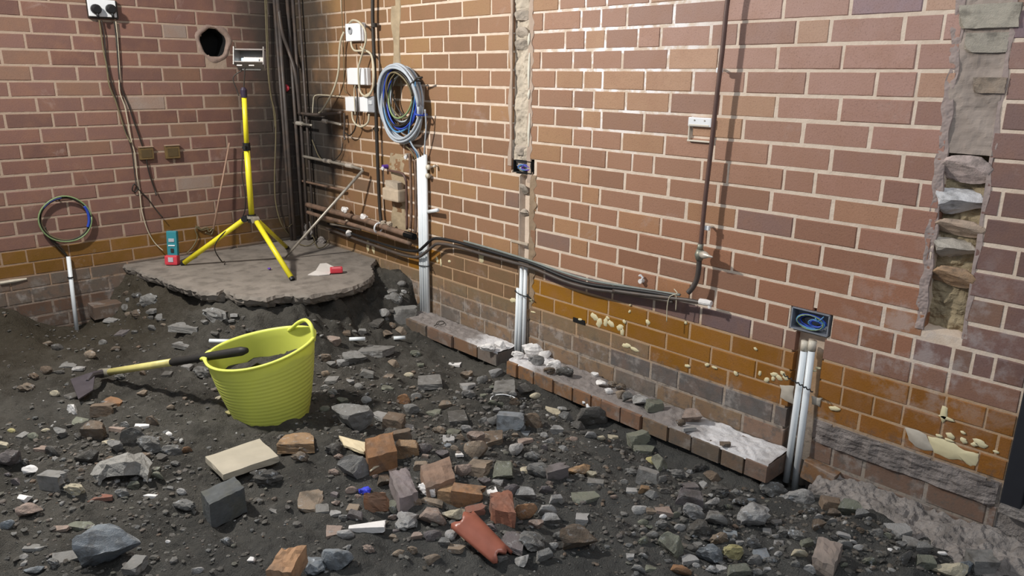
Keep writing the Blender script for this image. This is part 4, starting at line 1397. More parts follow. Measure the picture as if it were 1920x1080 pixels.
CB = [
 ([(655, 44, .03), (662, 38, .05), (674, 42, .06), (684, 56, .06), (686, 75, .06), (681, 95, .06), (675, 115, .06), (672, 130, .06), (674, 165, .05), (680, 178, .05), (690, 180, .06), (698, 168, .06), (700, 150, .06), (698, 110, .05), (692, 98, .045), (680, 95, .04), (666, 95, .04), (660, 88, .04), (658, 78, .04)], .0063, m_cream, 'cream cable looping round the top white boxes'),
 ([(645, 60, .04), (639, 75, .05), (636, 100, .05), (635, 130, .05), (630, 155, .05), (620, 180, .05), (605, 205, .05), (598, 212, .05)], .0063, m_cream, 'cream cable hanging from the thermostat down to the manifold'),
 ([(586, 212, .05), (587, 195, .04), (590, 180, .03), (605, 178, .02), (640, 181, .02)], .0035, m_cream, 'thin cream cable stub bending over towards the sockets'),
 ([(660, 210, .05), (662, 225, .05), (670, 235, .05), (680, 237, .05), (690, 229, .05), (692, 214, .05)], .0063, m_cream, 'cream cable loop hanging under the two white sockets'),
 ([(666, 160, .045), (664, 172, .045), (665, 195, .055), (666, 215, .055)], .004, m_cream, 'pale cable between the blank box and the left socket'),
 ([(668, 162, .045), (670, 180, .05), (671, 205, .05), (668, 230, .05), (664, 245, .05), (655, 254, .05), (646, 248, .05)], .0045, m_wire_dk, 'dark cable between the two sockets curling below them'),
 ([(640, -20, .02), (641, 20, .02), (644, 90, .02), (645, 130, .02), (645, 165, .02), (650, 175, .03)], .003, m_olive, 'thin dusty cable straight down left of the white boxes'),
 ([(676, 88, .03), (680, 92, .04), (690, 97, .045), (697, 105, .05), (701, 130, .055), (700, 160, .055), (694, 174, .05), (684, 180, .05)], .0063, m_cream, 'second cream cable running beside the dark upright pipe'),
 ([(585, 262, .02), (590, 275, .02), (597, 292, .03), (605, 300, .04)], .003, m_olive, 'thin grey cable dropping onto the jointed pipe'),
 ([(643, 268, .02), (640, 285, .02), (632, 296, .03), (624, 302, .04)], .003, m_wire_dk, 'thin dark cable curving onto the jointed pipe'),
]
for P, r_, mt, lb in CB:
    tube_thing('cable', W3(P, .04), r_, mt, lb, 'cable', 'loose cables near the white boxes', 6, 6)

r = random.Random(31)
for i, (u, v, w_, mt) in enumerate(((600, 408, .09, m_ledge), (618, 420, .08, m_ledge), (590, 424, .07, m_ledge), (608, 438, .09, m_ledge), (634, 432, .07, m_ledge), (575, 436, .06, m_ledge), (626, 446, .06, m_ledge), (642, 444, .05, m_ledge), (585, 400, .07, m_ledge))):
    c = G(u, v+6, .30)
    if c.y > -.03: c.y = -.03
    if c.x < .03: c.x = .03
    dord = ['sixth', 'seventh', 'third', 'fourth', 'ninth', 'first', 'fifth', 'eighth', 'second'][i]
    me = LIB['clod'][i % 6].copy(); me.materials.clear(); me.materials.append(mt)
    o = bpy.data.objects.new('debris_lump', me); COL.objects.link(o)
    o.location = (c.x, c.y, .29); o.scale = (w_, w_*.8, w_*(.9+.5*(i < 3))); o.rotation_euler = (0, 0, r.random()*6)
    tag(o, 'grey dusty debris lump in the slab corner, '+dord+' from the end wall', 'debris', 'debris heaped in the corner of the slab')

# --- the big coil ------------------------------------------------------
c = WR(751, 199, .06)
root = empty('cable_coil', (c.x, c.y, c.z-.2), 'big hanging coil of grey blue cables above the white conduits', 'cable coil')
r = random.Random(8)
spec = [(.205, m_grey)]*5+[(.192, m_grey)]*2+[(.172, m_cyan), (.160, m_blue), (.150, m_blue), (.165, m_wire_dk), (.150, m_wire_dk), (.125, m_olive), (.120, m_green), (.130, m_grey), (.118, m_wire_dk), (.142, m_wire_dk), (.155, m_wire_dk), (.136, m_olive), (.178, m_grey), (.147, m_wire_dk)]
for i, (R_, mt) in enumerate(spec):
    dx = r.uniform(-.012, .012)+(.012 if R_ < .17 else 0); dz = r.uniform(-.006, .006)-(R_-.205)*.55; e = 1+r.uniform(-.04, .05)
    ph = r.uniform(0, 6); tl = r.uniform(-.03, .03)
    P = []
    for k in range(49):
        a = 2*math.pi*k/48
        P.append(Vector((c.x+dx+R_*.93*math.cos(a)*(1+.03*math.sin(2*a+ph)), c.y+(i % 4-1.5)*.009+tl*math.sin(a), c.z+dz+.01+R_*e*math.sin(a)*(1+.02*math.sin(3*a+ph)))))
    add_tube('loop', P, .0075 if R_ > .18 else .0052, mt, root, 7)
for a in (.65, -.18):
    p = Vector((c.x+.193*math.cos(a), c.y, c.z+.203*math.sin(a)))
    t = Vector((-math.sin(a), 0, math.cos(a))); nrm = Vector((math.cos(a), 0, math.sin(a)))
    P = [p+nrm*.024*math.cos(q)+Vector((0, -1, 0))*.034*math.sin(q) for q in [k*math.pi/8 for k in range(17)]]
    add_tube('tie', P, .005, m_blue if a < 0 else m_wire_dk, root, 6)
add_tube('tie', [c+Vector((.165, -.02, .135)), c+Vector((.20, -.03, .15)), c+Vector((.235, -.02, .155))], .006, m_wire_dk, root, 6)
add_tube('tail', W3([(797, 205, .06), (799, 235, .05), (797, 265, .04), (795, 296, .025)], .04), .0045, m_grey, root, 6, 5)
add_tube('tail', W3([(768, 262, .06), (775, 275, .05), (783, 285, .04), (788, 298, .025)], .04), .0045, m_grey, root, 6, 5)
add_tube('tail', W3([(779, 150, .08), (777, 190, .08), (770, 225, .08), (766, 255, .07), (772, 272, .05), (781, 287, .03), (784, 300, .025)], .04), .0035, m_cyan, root, 6, 5)
add_tube('tail', W3([(764, 262, .05), (760, 272, .04), (772, 284, .03), (779, 298, .025)], .04), .0045, m_olive, root, 6, 5)

# plaster covered box ----------------------------------------------------
a = WR(721, 350, .05); b = WR(752, 380, .05)
root = empty('plaster_box', ((a.x+b.x)/2, 0, b.z), 'beige lumpy plastered box below the bent brown pipe', 'box')
add_box('box_body', ((a.x+b.x)/2, -.035, (a.z+b.z)/2), (b.x-a.x, .07, a.z-b.z), pmat('beige_box', (.50, .40, .29), .8, var=.15, vs=20, bs_=.4), root, None, .012)
me = LIB['slab'][2].copy(); me.materials.clear(); me.materials.append(m_plaster)
o = link('plaster_cap', me, None, root); o.scale = (.15, .07, .05); o.location = (0, -.03, a.z-b.z-.01)

# --- upright pipes in the sooty corner -----------------------------------
UP = [('L', 515.5, 0, 527, 200, .03, .010, 'leftmost upright pipe in the sooty corner'), ('L', 522, 0, 533, 200, .04, .013, 'second upright pipe from the left in the sooty corner'),
      ('R', 541, 0, 550, 200, .06, .012, 'middle upright pipe in the sooty corner'), ('R', 551, 0, 560, 200, .05, .010, 'fourth upright pipe from the left in the sooty corner'),
      ('R', 563, 0, 571, 200, .03, .009, 'rightmost upright pipe in the sooty corner')]
for wl_, u0, v0, u1, v1, off, r_, lb in UP:
    f = WL if wl_ == 'L' else WR
    a = f(u0, v0, off); b = f(u1, v1, off)
    x = (a.x+b.x)/2; y = (a.y+b.y)/2
    o = tag(add_tube('upright_pipe', [Vector((x, y, .30)), Vector((x, y, 1.0)), Vector((x, y, 2.1))], r_, m_pipe, None, 10), lb+', floor to ceiling', 'pipe', 'upright pipes in the corner')
o = tube_thing('bent_pipe', [WL(523, 20, .06), WL(529, 60, .07), WR(541, 95, .09), WR(552, 130, .08), WR(558, 170, .07), WR(562, 215, .06)], .012, m_pipe, 'dark pipe crossing slantwise over the corner uprights', 'pipe')
a = WR(539, 165, .09)
root = empty('stop_valve', tuple(a), 'small stop valve with a red handwheel on the corner pipes', 'valve')
pyd('stem', *tube_vf([a+Vector((0, .05, 0)), a], .006, 8), m_steel, root)
pyd('handwheel', *tube_vf([a, a+Vector((.004, -.012, 0)), a+Vector((.006, -.02, 0))], [.020, .024, .016], 12), m_red, root)
# thin dusty cables down the corner, left of the pipes
for i, P in enumerate(([(497, 0), (500, 80), (502, 130), (508, 180), (516, 215), (517, 260), (515, 330), (517, 380), (528, 420), (548, 447), (555, 455)],
                       [(500, 0), (502, 70), (505, 150), (512, 200), (516, 240)])):
    tube_thing('cable', [WL(u, v, .025) if k < 9 else WR(u, v, .12) for k, (u, v) in enumerate(P)], .0035 if i else .0045, m_olive, ('dusty cable down the end wall beside the corner, ending in a curve on the slab' if i == 0 else 'thin upper cable beside the corner pipes'), 'cable')
# tangle low in the corner
Q = [G(542, 425, .42), G(560, 412, .40), G(585, 411, .36), G(602, 420, .33), G(598, 440, .315), G(590, 452, .312), G(596, 464, .31), G(608, 462, .31), G(618, 446, .33), G(622, 432, .36)]
tube_thing('cable', Q, .003, m_olive, 'loose loop of thin dusty cable lying in the corner of the slab', 'cable')
Q = [G(560, 457, .307), G(572, 461, .307), G(582, 459, .307), G(590, 450, .32), G(583, 437, .34), G(577, 425, .36), G(583, 415, .38)]
tube_thing('cable', Q, .003, m_olive, 'second loose cable end curling up from the slab in the corner', 'cable')
# leaning rod with bend
a = WR(681, 319, .06); b = G(534, 484, .305)
root = empty('leaning_rod', tuple(b), 'pale metal rod leaning from the jointed pipe down to the slab', 'pipe')
V, F = tube_vf([b, b.lerp(a, .13), a], [.004, .008, .0095], 10)
pyd('rod', V, F, m_steel, root, True)

# ================================================================== THINGS ON THE END WALL
a = WL(163, 2, .03); b = WL(219, 33, .03)
cy_, cz_ = (a.y+b.y)/2, (a.z+b.z)/2+.006
w, h = abs(b.y-a.y), abs(a.z-b.z)+.012
root = empty('double_socket', (0, cy_, cz_-h/2), 'white double socket with two black plugs high on the end wall', 'socket')
add_box('backing_box', (.012, cy_+.006, cz_-.004), (.024, w+.012, h+.006), m_wire_dk, root, None, .002)
add_box('face_plate', (.030, cy_, cz_), (.014, w, h), m_white, root, None, .004)
for du, lbl in ((179, 0), (207, 1)):
    p = WL(du, 17, .04)
    pg = pyd('plug', *tube_vf([p, p+Vector((.022, 0, -.002)), p+Vector((.034, 0, -.004))], [.026, .026, .018], 16), m_black, root)
    add_tube('cord_grip', [p+Vector((.02, 0, -.015)), p+Vector((.022, .002, -.035)), p+Vector((.018, .004, -.048))], .007, m_black, pg, 8)
CL = [
 ([(186, 38), (190, 65), (194, 95), (200, 125), (205, 160), (217, 190), (228, 225), (238, 255), (246, 268)], .0042, m_olive, 'left cord hanging from the double socket'),
 ([(190, 38), (196, 70), (198, 100), (203, 130), (215, 175), (222, 205), (235, 245), (247, 280), (252, 320), (256, 350)], .0035, m_wire_dk, 'second cord from the left below the double socket'),
 ([(214, 40), (218, 70), (221, 110), (224, 150), (229, 170), (242, 200), (252, 230), (263, 262), (272, 290), (280, 325), (290, 355), (293, 366)], .0042, m_wire_dk, 'right dark cord from the double socket to the corner tangle'),
 ([(217, 40), (221, 80), (224, 130), (224, 170), (234, 200), (241, 235), (246, 262), (253, 290), (257, 330), (262, 362), (266, 395), (276, 430), (290, 455), (306, 470)], .0032, m_cream, 'long pale cord ending beside the teal and red case'),
 ([(252, 345), (258, 352), (254, 360), (248, 356), (252, 345), (262, 358), (275, 370), (290, 390), (305, 408)], .0038, m_wire_dk, 'dark knotted cord on the end wall above the teal case'),
 ([(350, 475), (362, 462), (370, 445), (366, 430), (372, 425), (378, 432), (395, 428), (402, 430)], .004, m_olive, 'pale cord curling behind the tripod leg'),
 ([(367, 424), (375, 430), (388, 427), (392, 435), (400, 428), (396, 440), (385, 436)], .005, m_olive, 'small tangle of dusty cord at the foot of the leaning stick'),
]
for P, r_, mt, lb in CL:
    tube_thing('cord', [WL(u, v, .014+(.02 if i_ > len(P)-2 else 0)) for i_, (u, v) in enumerate(P)], r_, mt, lb, 'cable', 'cords on the end wall', 6, 6)
for i, (u0, v0, u1, v1) in enumerate(((259, 276, 289, 298), (308, 273, 338, 296))):
    a = WL(u0, v0, .01); b = WL(u1, v1, .01)
    root = empty('back_box', (0, (a.y+b.y)/2, b.z), ('rusty brown back box behind the hanging cords' if i == 0 else 'rusty brown back box, right of the one behind the cords'), 'electrical box', 'rusty boxes on the end wall')
    w, h = abs(b.y-a.y), abs(a.z-b.z)
    add_box('box_body', (.009, (a.y+b.y)/2, (a.z+b.z)/2), (.022, w, h), pmat('rusty_box', (.15, .095, .035), .7, var=.3, vs=25, bs_=.4), root, None, .003)
    add_box('top_lip', (.014, (a.y+b.y)/2, (a.z+b.z)/2+h/2), (.022, w*1.02, .007), pmat('lip', (.35, .24, .17), .8), root, None, .002)
    add_box('recess', (.021, (a.y+b.y)/2, (a.z+b.z)/2-.002), (.002, w*.7, h*.6), pmat('recess', (.09, .06, .025), .8), root, None, 0)
# thin wooden stick leaning against the end wall
a = WL(430, 268, .03); b = WL(400, 430, .10)
tag(add_tube('leaning_stick', [b, a], [.0065, .005], pmat('stick', (.38, .24, .17), .7, var=.1), None, 8), 'thin brown stick leaning on the end wall left of the tripod', 'stick')
# coil of thin wire
c = WL(122, 411, .02)
root = empty('wire_coil', (c.x, c.y, c.z-.12), 'small coil of thin blue and green wire above the single conduit', 'cable coil')
r = random.Random(3)
for i, (R_, mt) in enumerate(((.128, m_wire_dk), (.124, m_wire_dk), (.130, m_green), (.120, m_olive), (.126, m_wire_dk), (.121, m_blue))):
    a0, a1 = (0, 2*math.pi) if i < 5 else (-.5, .55)
    P = []
    for k in range(37):
        a = a0+(a1-a0)*k/36
        P.append(Vector((c.x+.006+.004*(i % 3), c.y+R_*math.cos(a)*(1+.02*math.sin(2*a+i)), c.z+R_*math.sin(a)*(1+.02*math.cos(3*a+i)))))
    add_tube('loop', P, .0044 if mt is not m_blue else .008, mt, root, 6)
P = [Vector((c.x+.012, c.y+.124*math.cos(a), c.z+.124*math.sin(a))) for a in [1.6+.9*k/8 for k in range(9)]]
add_tube('blue_tape', P, .006, pmat('navy_tape', (.05, .06, .22), .5), root, 6)
add_tube('tail', [WL(84, 425, .02), WL(92, 445, .02), WL(108, 463, .02), WL(127, 482, .02)], .0045, m_wire_dk, root, 6, 5)
add_tube('tail', [WL(88, 436, .02), WL(105, 455, .02), WL(118, 468, .022), WL(128, 483, .022)], .0035, m_wire_dk, root, 6, 5)
add_tube('nail', [WL(111, 376, .0), WL(111, 370, .03)], .004, m_wire_dk, root, 6)

# ================================================================== TRIPOD WORK LIGHT
base = Vector((.60, -.655, .30))
hub = Vector((.595, -.664, .612))
topz = 1.325
root = empty('tripod_work_light', tuple(base), 'yellow tripod with a small floodlight on top, on the slab', 'work light')
pole = pyd('pole', *tube_vf([hub+Vector((0, 0, .0)), Vector((.600, -.660, 1.012))], .0165, 16), m_yel, root, True)
pyd('upper_pole', *tube_vf([Vector((.600, -.660, 1.0)), Vector((.607, -.652, topz-.03))], .0135, 16), m_yel, root, True)
pyd('height_clamp', *tube_vf([Vector((.600, -.660, .995)), Vector((.600, -.660, 1.038))], .021, 12), m_black, root)
pyd('clamp_knob', *tube_vf([Vector((.62, -.676, 1.016)), Vector((.65, -.70, 1.016))], .010, 10), m_black, root)
pyd('pole_cap', *tube_vf([Vector((.607, -.652, topz-.035)), Vector((.607, -.652, topz+.005)), Vector((.607, -.652, topz+.02))], [.017, .019, .010], 12), pmat('dark_cap', (.03, .02, .04), .5), root)
pyd('mast_tip', *tube_vf([Vector((.607, -.652, topz)), Vector((.622, -.638, 1.46))], .0035, 8), m_wire_dk, root)
hb = pyd('leg_hub', *tube_vf([hub-Vector((0, 0, .035)), hub+Vector((0, 0, .012))], .024, 14), m_black, root)
pyd('hub_collar', *tube_vf([hub-Vector((0, 0, .012)), hub+Vector((0, 0, .004))], .027, 14), m_steel, root)
feet = [G(341, 496, .305), G(549, 525, .305), G(539, 465, .305)]
for i, ft in enumerate(feet):
    d = Vector((ft.x-hub.x, ft.y-hub.y, 0)).normalized()
    s = hub+d*.040-Vector((0, 0, .015))
    lg = pyd('leg', *tube_vf([s+(ft-s)*.04, s+(ft-s)*.96], .0150 if i < 2 else .0125, 14), m_yel, root, True)
    pyd('foot_cap', *tube_vf([s+(ft-s)*.955, ft], .0145, 12), m_black, lg)
    pyd('hinge', *tube_vf([s-Vector((-d.y, d.x, 0))*.018, s+Vector((-d.y, d.x, 0))*.018], .019, 12), m_black if i == 0 else m_steel, lg)
# lamp head: open reflector tray tilted up, facing the room
lc = Vector((.640, -.612, 1.505))
fwd = Vector((.74, -.62, .30)).normalized()
rgt = fwd.cross(Vector((0, 0, 1))).normalized()*-1
upv = rgt.cross(fwd)*-1
Rm = Matrix((rgt, -fwd, upv)).transposed()


def lbox(name, c, s, mat, parent, bev=.002, extra=None):
    Rl = Rm if extra is None else Rm@extra
    V, F = box_vf((0, 0, 0), s, Rl, bev)
    off = lc+Rm@Vector(c)
    return pyd(name, [v+off for v in V], F, mat, parent)


hd = lbox('lamp_back', (0, .036, 0), (.145, .012, .100), m_lampb, root)
m_refl = pmat('reflector', (.30, .27, .25), .45, metal=.4, var=.05)
for nm, c_, s_, ex in (('reflector_bottom', (0, 0, -.046), (.150, .075, .006), Matrix.Rotation(-.35, 3, 'X')), ('reflector_top', (0, 0, .046), (.150, .075, .006), Matrix.Rotation(.35, 3, 'X')),
                       ('reflector_side', (-.072, 0, 0), (.006, .075, .100), Matrix.Rotation(-.25, 3, 'Z')), ('reflector_side', (.072, 0, 0), (.006, .075, .100), Matrix.Rotation(.25, 3, 'Z'))):
    lbox(nm, c_, s_, m_refl, hd, .001, ex)
lbox('lamp_glass', (-.008, .022, -.014), (.095, .004, .036), em, hd, .001)
lbox('front_clip', (-.045, -.040, -.058), (.03, .012, .008), m_lampb, hd)
lbox('front_clip', (.020, -.040, -.058), (.03, .012, .008), m_lampb, hd)
lbox('bracket', (0, .02, -.062), (.11, .008, .010), m_wire_dk, root)
add_tube('lamp_cord', [lc+Vector((-.03, -.02, -.06)), Vector((.575, -.69, 1.40)), Vector((.582, -.68, 1.33)), Vector((.590, -.675, 1.30))], .0032, m_wire_dk, root, 6, 5)
add_tube('power_cord', [Vector((.585, -.676, .99)), Vector((.580, -.682, .95)), Vector((.572, -.69, .85)), Vector((.58, -.685, .72)), Vector((.54, -.70, .60)), Vector((.47, -.80, .50)), Vector((.44, -.84, .42)), Vector((.42, -.80, .33)), Vector((.36, -.76, .31))], .0035, m_wire_dk, root, 6, 6)

# ================================================================== ON THE SLAB
p = G(323, 497, .302)
root = empty('detector_case', tuple(p), 'teal handheld meter standing in a red pouch against the end wall', 'meter')
rv = Vector((Rt[0], Rt[1], 0)).normalized(); fv = Vector((Fw[0], Fw[1], 0)).normalized()
Rz = Matrix((rv, fv, Vector((0, 0, 1)))).transposed()
tl = Matrix.Rotation(-.12, 3, 'X')


def dbox(name, c, s, mat, parent, bev):
    V, F = box_vf(c, s, None, bev)
    return pyd(name, [p+Rz@(tl@v) for v in V], F, mat, parent)


dbox('meter_body', (.002, .02, .128), (.062, .030, .155), m_teal, root, .014)
dbox('screen', (.002, .003, .150), (.034, .004, .020), m_label, root, .001)
dbox('screen_strip', (.002, .002, .118), (.040, .004, .007), m_white, root, .001)
dbox('button_pad', (.004, .002, .088), (.018, .005, .024), m_wire_dk, root, .002)
dbox('red_pouch', (-.003, .012, .030), (.078, .046, .060), m_red, root, .016)
dbox('pouch_label', (-.002, -.013, .034), (.030, .003, .028), m_label, root, .001)
p = G(631, 511, .305)
root = empty('red_packet', tuple(p), 'small red plastic packet lying on the slab', 'packet')
tl = Matrix.Rotation(.25, 3, 'Z')
dbox('packet_body', (0, 0, .016), (.072, .045, .032), m_red, root, .008)
dbox('packet_edge', (0, -.012, .031), (.05, .018, .004), pmat('pale_red', (.7, .2, .22), .4), root, .001)
Q = [G(577, 515, .306), G(592, 507, .316), G(600, 494, .322), G(612, 493, .32), G(626, 500, .315), G(618, 514, .306), G(598, 516, .306)]
V = list(Q)+[q-Vector((0, 0, .004)) for q in Q]
n = len(Q); F = [tuple(range(n)), tuple(range(2*n-1, n-1, -1))]+[(k, (k+1) % n, n+(k+1) % n, n+k) for k in range(n)]
tag(pyd('paper_scrap', V, F, m_paper), 'crumpled off-white paper scrap beside the red packet', 'paper')
p = G(505, 505, .303)
me = LIB['clod'][1].copy(); me.materials.clear(); me.materials.append(m_purple)
o = link('plastic_scrap', me); o.location = p; o.scale = (.03, .02, .012); tag(o, 'tiny purple plastic scrap in the middle of the slab', 'scrap')

# ================================================================== TUB, SPADE
TB = G(511, 772, .0)
TB.z = gz(TB.x, TB.y)-.012
rimc = Vector((1.9132, -1.2479, .3038))
ax = rv; ay = fv


def tub_pt(t, a, inset=0.0):
    """t 0..1 up the side"""
    bulge = 1+.03*math.sin(t*math.pi)
    rx = (.150+(.226-.150)*t**.9)*bulge-inset; ry = (.145+(.177-.145)*t)*bulge-inset
    cen = Vector((TB.x, TB.y, 0)).lerp(Vector((rimc.x, rimc.y, 0)), t)
    zr = .3038+.0419*math.cos(a)+.0239*math.sin(a)+.0057*math.cos(2*a)
    z = TB.z*(1-t)+zr*t
    p = cen+ax*(rx*math.cos(a))+ay*(ry*math.sin(a)); p.z = z
    return p


def shell(name, rows, nseg, mat, parent, closed_bottom=True):
    V = []; F = []
    for row in rows: V += row
    for i in range(len(rows)-1):
        for k in range(nseg):
            k2 = (k+1) % nseg
            F.append((i*nseg+k, i*nseg+k2, (i+1)*nseg+k2, (i+1)*nseg+k))
    if closed_bottom: F.append(tuple(range(nseg))[::-1])
    return pyd(name, V, F, mat, parent, True)


root = empty('flexible_tub', tuple(TB), 'lime yellow flexible rubber tub half full of rubble, standing on the earth', 'tub')
ns = 72; rows = []
rows.append([tub_pt(0, 2*math.pi*k/ns, .02) for k in range(ns)])
for j in range(0, 91):
    t = .02+.98*j/90
    rib = .0006*math.sin(j*math.pi*2/5) if .10 < t < .86 else 0
    rows.append([tub_pt(t, 2*math.pi*k/ns, -rib) for k in range(ns)])
for k_ in (0,):
    rows.append([tub_pt(1.0, 2*math.pi*k/ns, -.008)+Vector((0, 0, .002)) for k in range(ns)])
    rows.append([tub_pt(1.0, 2*math.pi*k/ns, -.008)+Vector((0, 0, .010)) for k in range(ns)])
    rows.append([tub_pt(1.0, 2*math.pi*k/ns, .003)+Vector((0, 0, .011)) for k in range(ns)])
for j in range(0, 12):
    t = 1-.98*j/11
    rows.append([tub_pt(t, 2*math.pi*k/ns, .005) for k in range(ns)])
tub = shell('tub_wall', rows, ns, m_tub, root)
tub.data.polygons[-1].use_smooth = False
# inner floor
V = rows[-1]
pyd('tub_floor', V+[Vector((TB.x, TB.y, V[0].z))], [(k, (k+1) % ns, ns) for k in range(ns)], m_tub, root)
# handles: loops standing up off the rim at each end
for sgn in (1, -1):
    a0 = 0 if sgn > 0 else math.pi
    if sgn > 0:
        A = tub_pt(1, a0+1.25, 0); B = tub_pt(1, a0+.0, 0)
        mid = (A+B)/2+(tub_pt(1, a0+.55, 0)-(A+B)/2)*.35
        P = [A+Vector((0, 0, -.01)), A+Vector((0, 0, .008))+(mid-A)*.25, mid+(A-mid)*.30+Vector((0, 0, .040)), mid+(B-mid)*.25+Vector((0, 0, .060)), mid+(B-mid)*.80+Vector((0, 0, .050)), B+Vector((0, 0, .014)), B+Vector((0, 0, -.012))]
    else:
        A = tub_pt(1, a0+.30, 0); B = tub_pt(1, a0-.26, 0); mid = tub_pt(1, a0, -.03)
        P = [A+Vector((0, 0, -.004)), A+(mid-A)*.4+Vector((0, 0, .002)), mid+Vector((0, 0, -.012)), B+(mid-B)*.4+Vector((0, 0, .002)), B+Vector((0, 0, -.004))]
    add_tube('handle', P, .0085, m_tub, root, 10, 6)
# rubble fill
ns2 = 40; V = []; F = []
fz = lambda x, y: .243-.03*((x-TB.x)*ay.x+(y-TB.y)*ay.y)/.17+.035*float(vnoise(np.array([x*1.0+3]), np.array([y+3]), .05, 91)[0])+.02*float(vnoise(np.array([x+3]), np.array([y+3]), .02, 92)[0])+.05*((x-TB.x)*ax.x+(y-TB.y)*ax.y)/.2
rr_ = [0, .15, .3, .45, .6, .72, .84, .94, 1.0]
for q in rr_:
    for k in range(ns2):
        a = 2*math.pi*k/ns2
        e = tub_pt(.80, a, .006); cen = (tub_pt(.80, 0, 0)+tub_pt(.80, math.pi, 0))/2
        x = cen.x+(e.x-cen.x)*q; y = cen.y+(e.y-cen.y)*q
        V.append((x, y, fz(x, y)))
for i in range(len(rr_)-1):
    for k in range(ns2):
        k2 = (k+1) % ns2; F.append((i*ns2+k, i*ns2+k2, (i+1)*ns2+k2, (i+1)*ns2+k))
tag(pyd('rubble_fill', V, F, MATS['dirt']), 'grey rubble filling the lime yellow tub', 'rubble', None, 'stuff')

# spade leaning on the tub, blade flat on the ground
g0 = G(196, 699, .03); g1 = G(462, 657, .345)
d = (g1-g0).normalized()
root = empty('spade', tuple(g0), 'spade with yellow shaft and black grip resting on the tub rim', 'spade')
s0 = g0; L = (g1-g0).length
pyd('socket', *tube_vf([s0-d*.03, s0+d*.05], [.024, .019], 12), pmat('dusty_socket', (.22, .20, .15), .7, var=.15), root, True)
pyd('shaft', *tube_vf([s0+d*.03, s0+d*(L*.52)], .0165, 14), m_shaft, root, True)
pyd('grip', *tube_vf([s0+d*(L*.505), s0+d*(L*.53), s0+d*(L*.75), s0+d*(L*.97), s0+d*L], [.013, .0185, .0175, .019, .012], 14), m_grip, root, True)
pc = [G(132, 711, .055), G(179, 695, .060), G(174, 731, .045), G(147, 748, .045)]
V = pc+[q-Vector((0, 0, .006)) for q in pc]
mid = sum(pc, Vector())/4
F = [(0, 1, 2, 3), (7, 6, 5, 4)]+[(k, (k+1) % 4, 4+(k+1) % 4, 4+k) for k in range(4)]
pyd('blade', V, F, m_blade, root)
pyd('blade_neck', *tube_vf([s0-d*.005, (pc[1]*.6+mid*.4)+Vector((0, 0, .004)), (pc[1]*.25+mid*.75)], [.020, .014, .006], 8), m_blade, root)

# ================================================================== STONES
C = {  # colour of the stone itself
 'w': ((.62, .61, .60), 'white'), 'g': ((.235, .23, .22), 'grey'), 'p': ((.42, .41, .40), 'pale grey'), 'd': ((.085, .08, .075), 'dark grey'), 'b': ((.17, .115, .075), 'brown'),
 'o': ((.34, .165, .07), 'orange brown'), 'k': ((.38, .28, .23), 'pink'), 'r': ((.27, .10, .065), 'red brown'), 'c': ((.60, .53, .38), 'cream'), 'y': ((.50, .44, .20), 'yellowish'),
 'l': ((.19, .20, .15), 'olive grey'), 'u': ((.23, .26, .29), 'blue grey'), 't': ((.30, .225, .16), 'tan'), 'm': ((.17, .145, .15), 'mauve grey'), 'n': ((.40, .24, .12), 'ochre')}
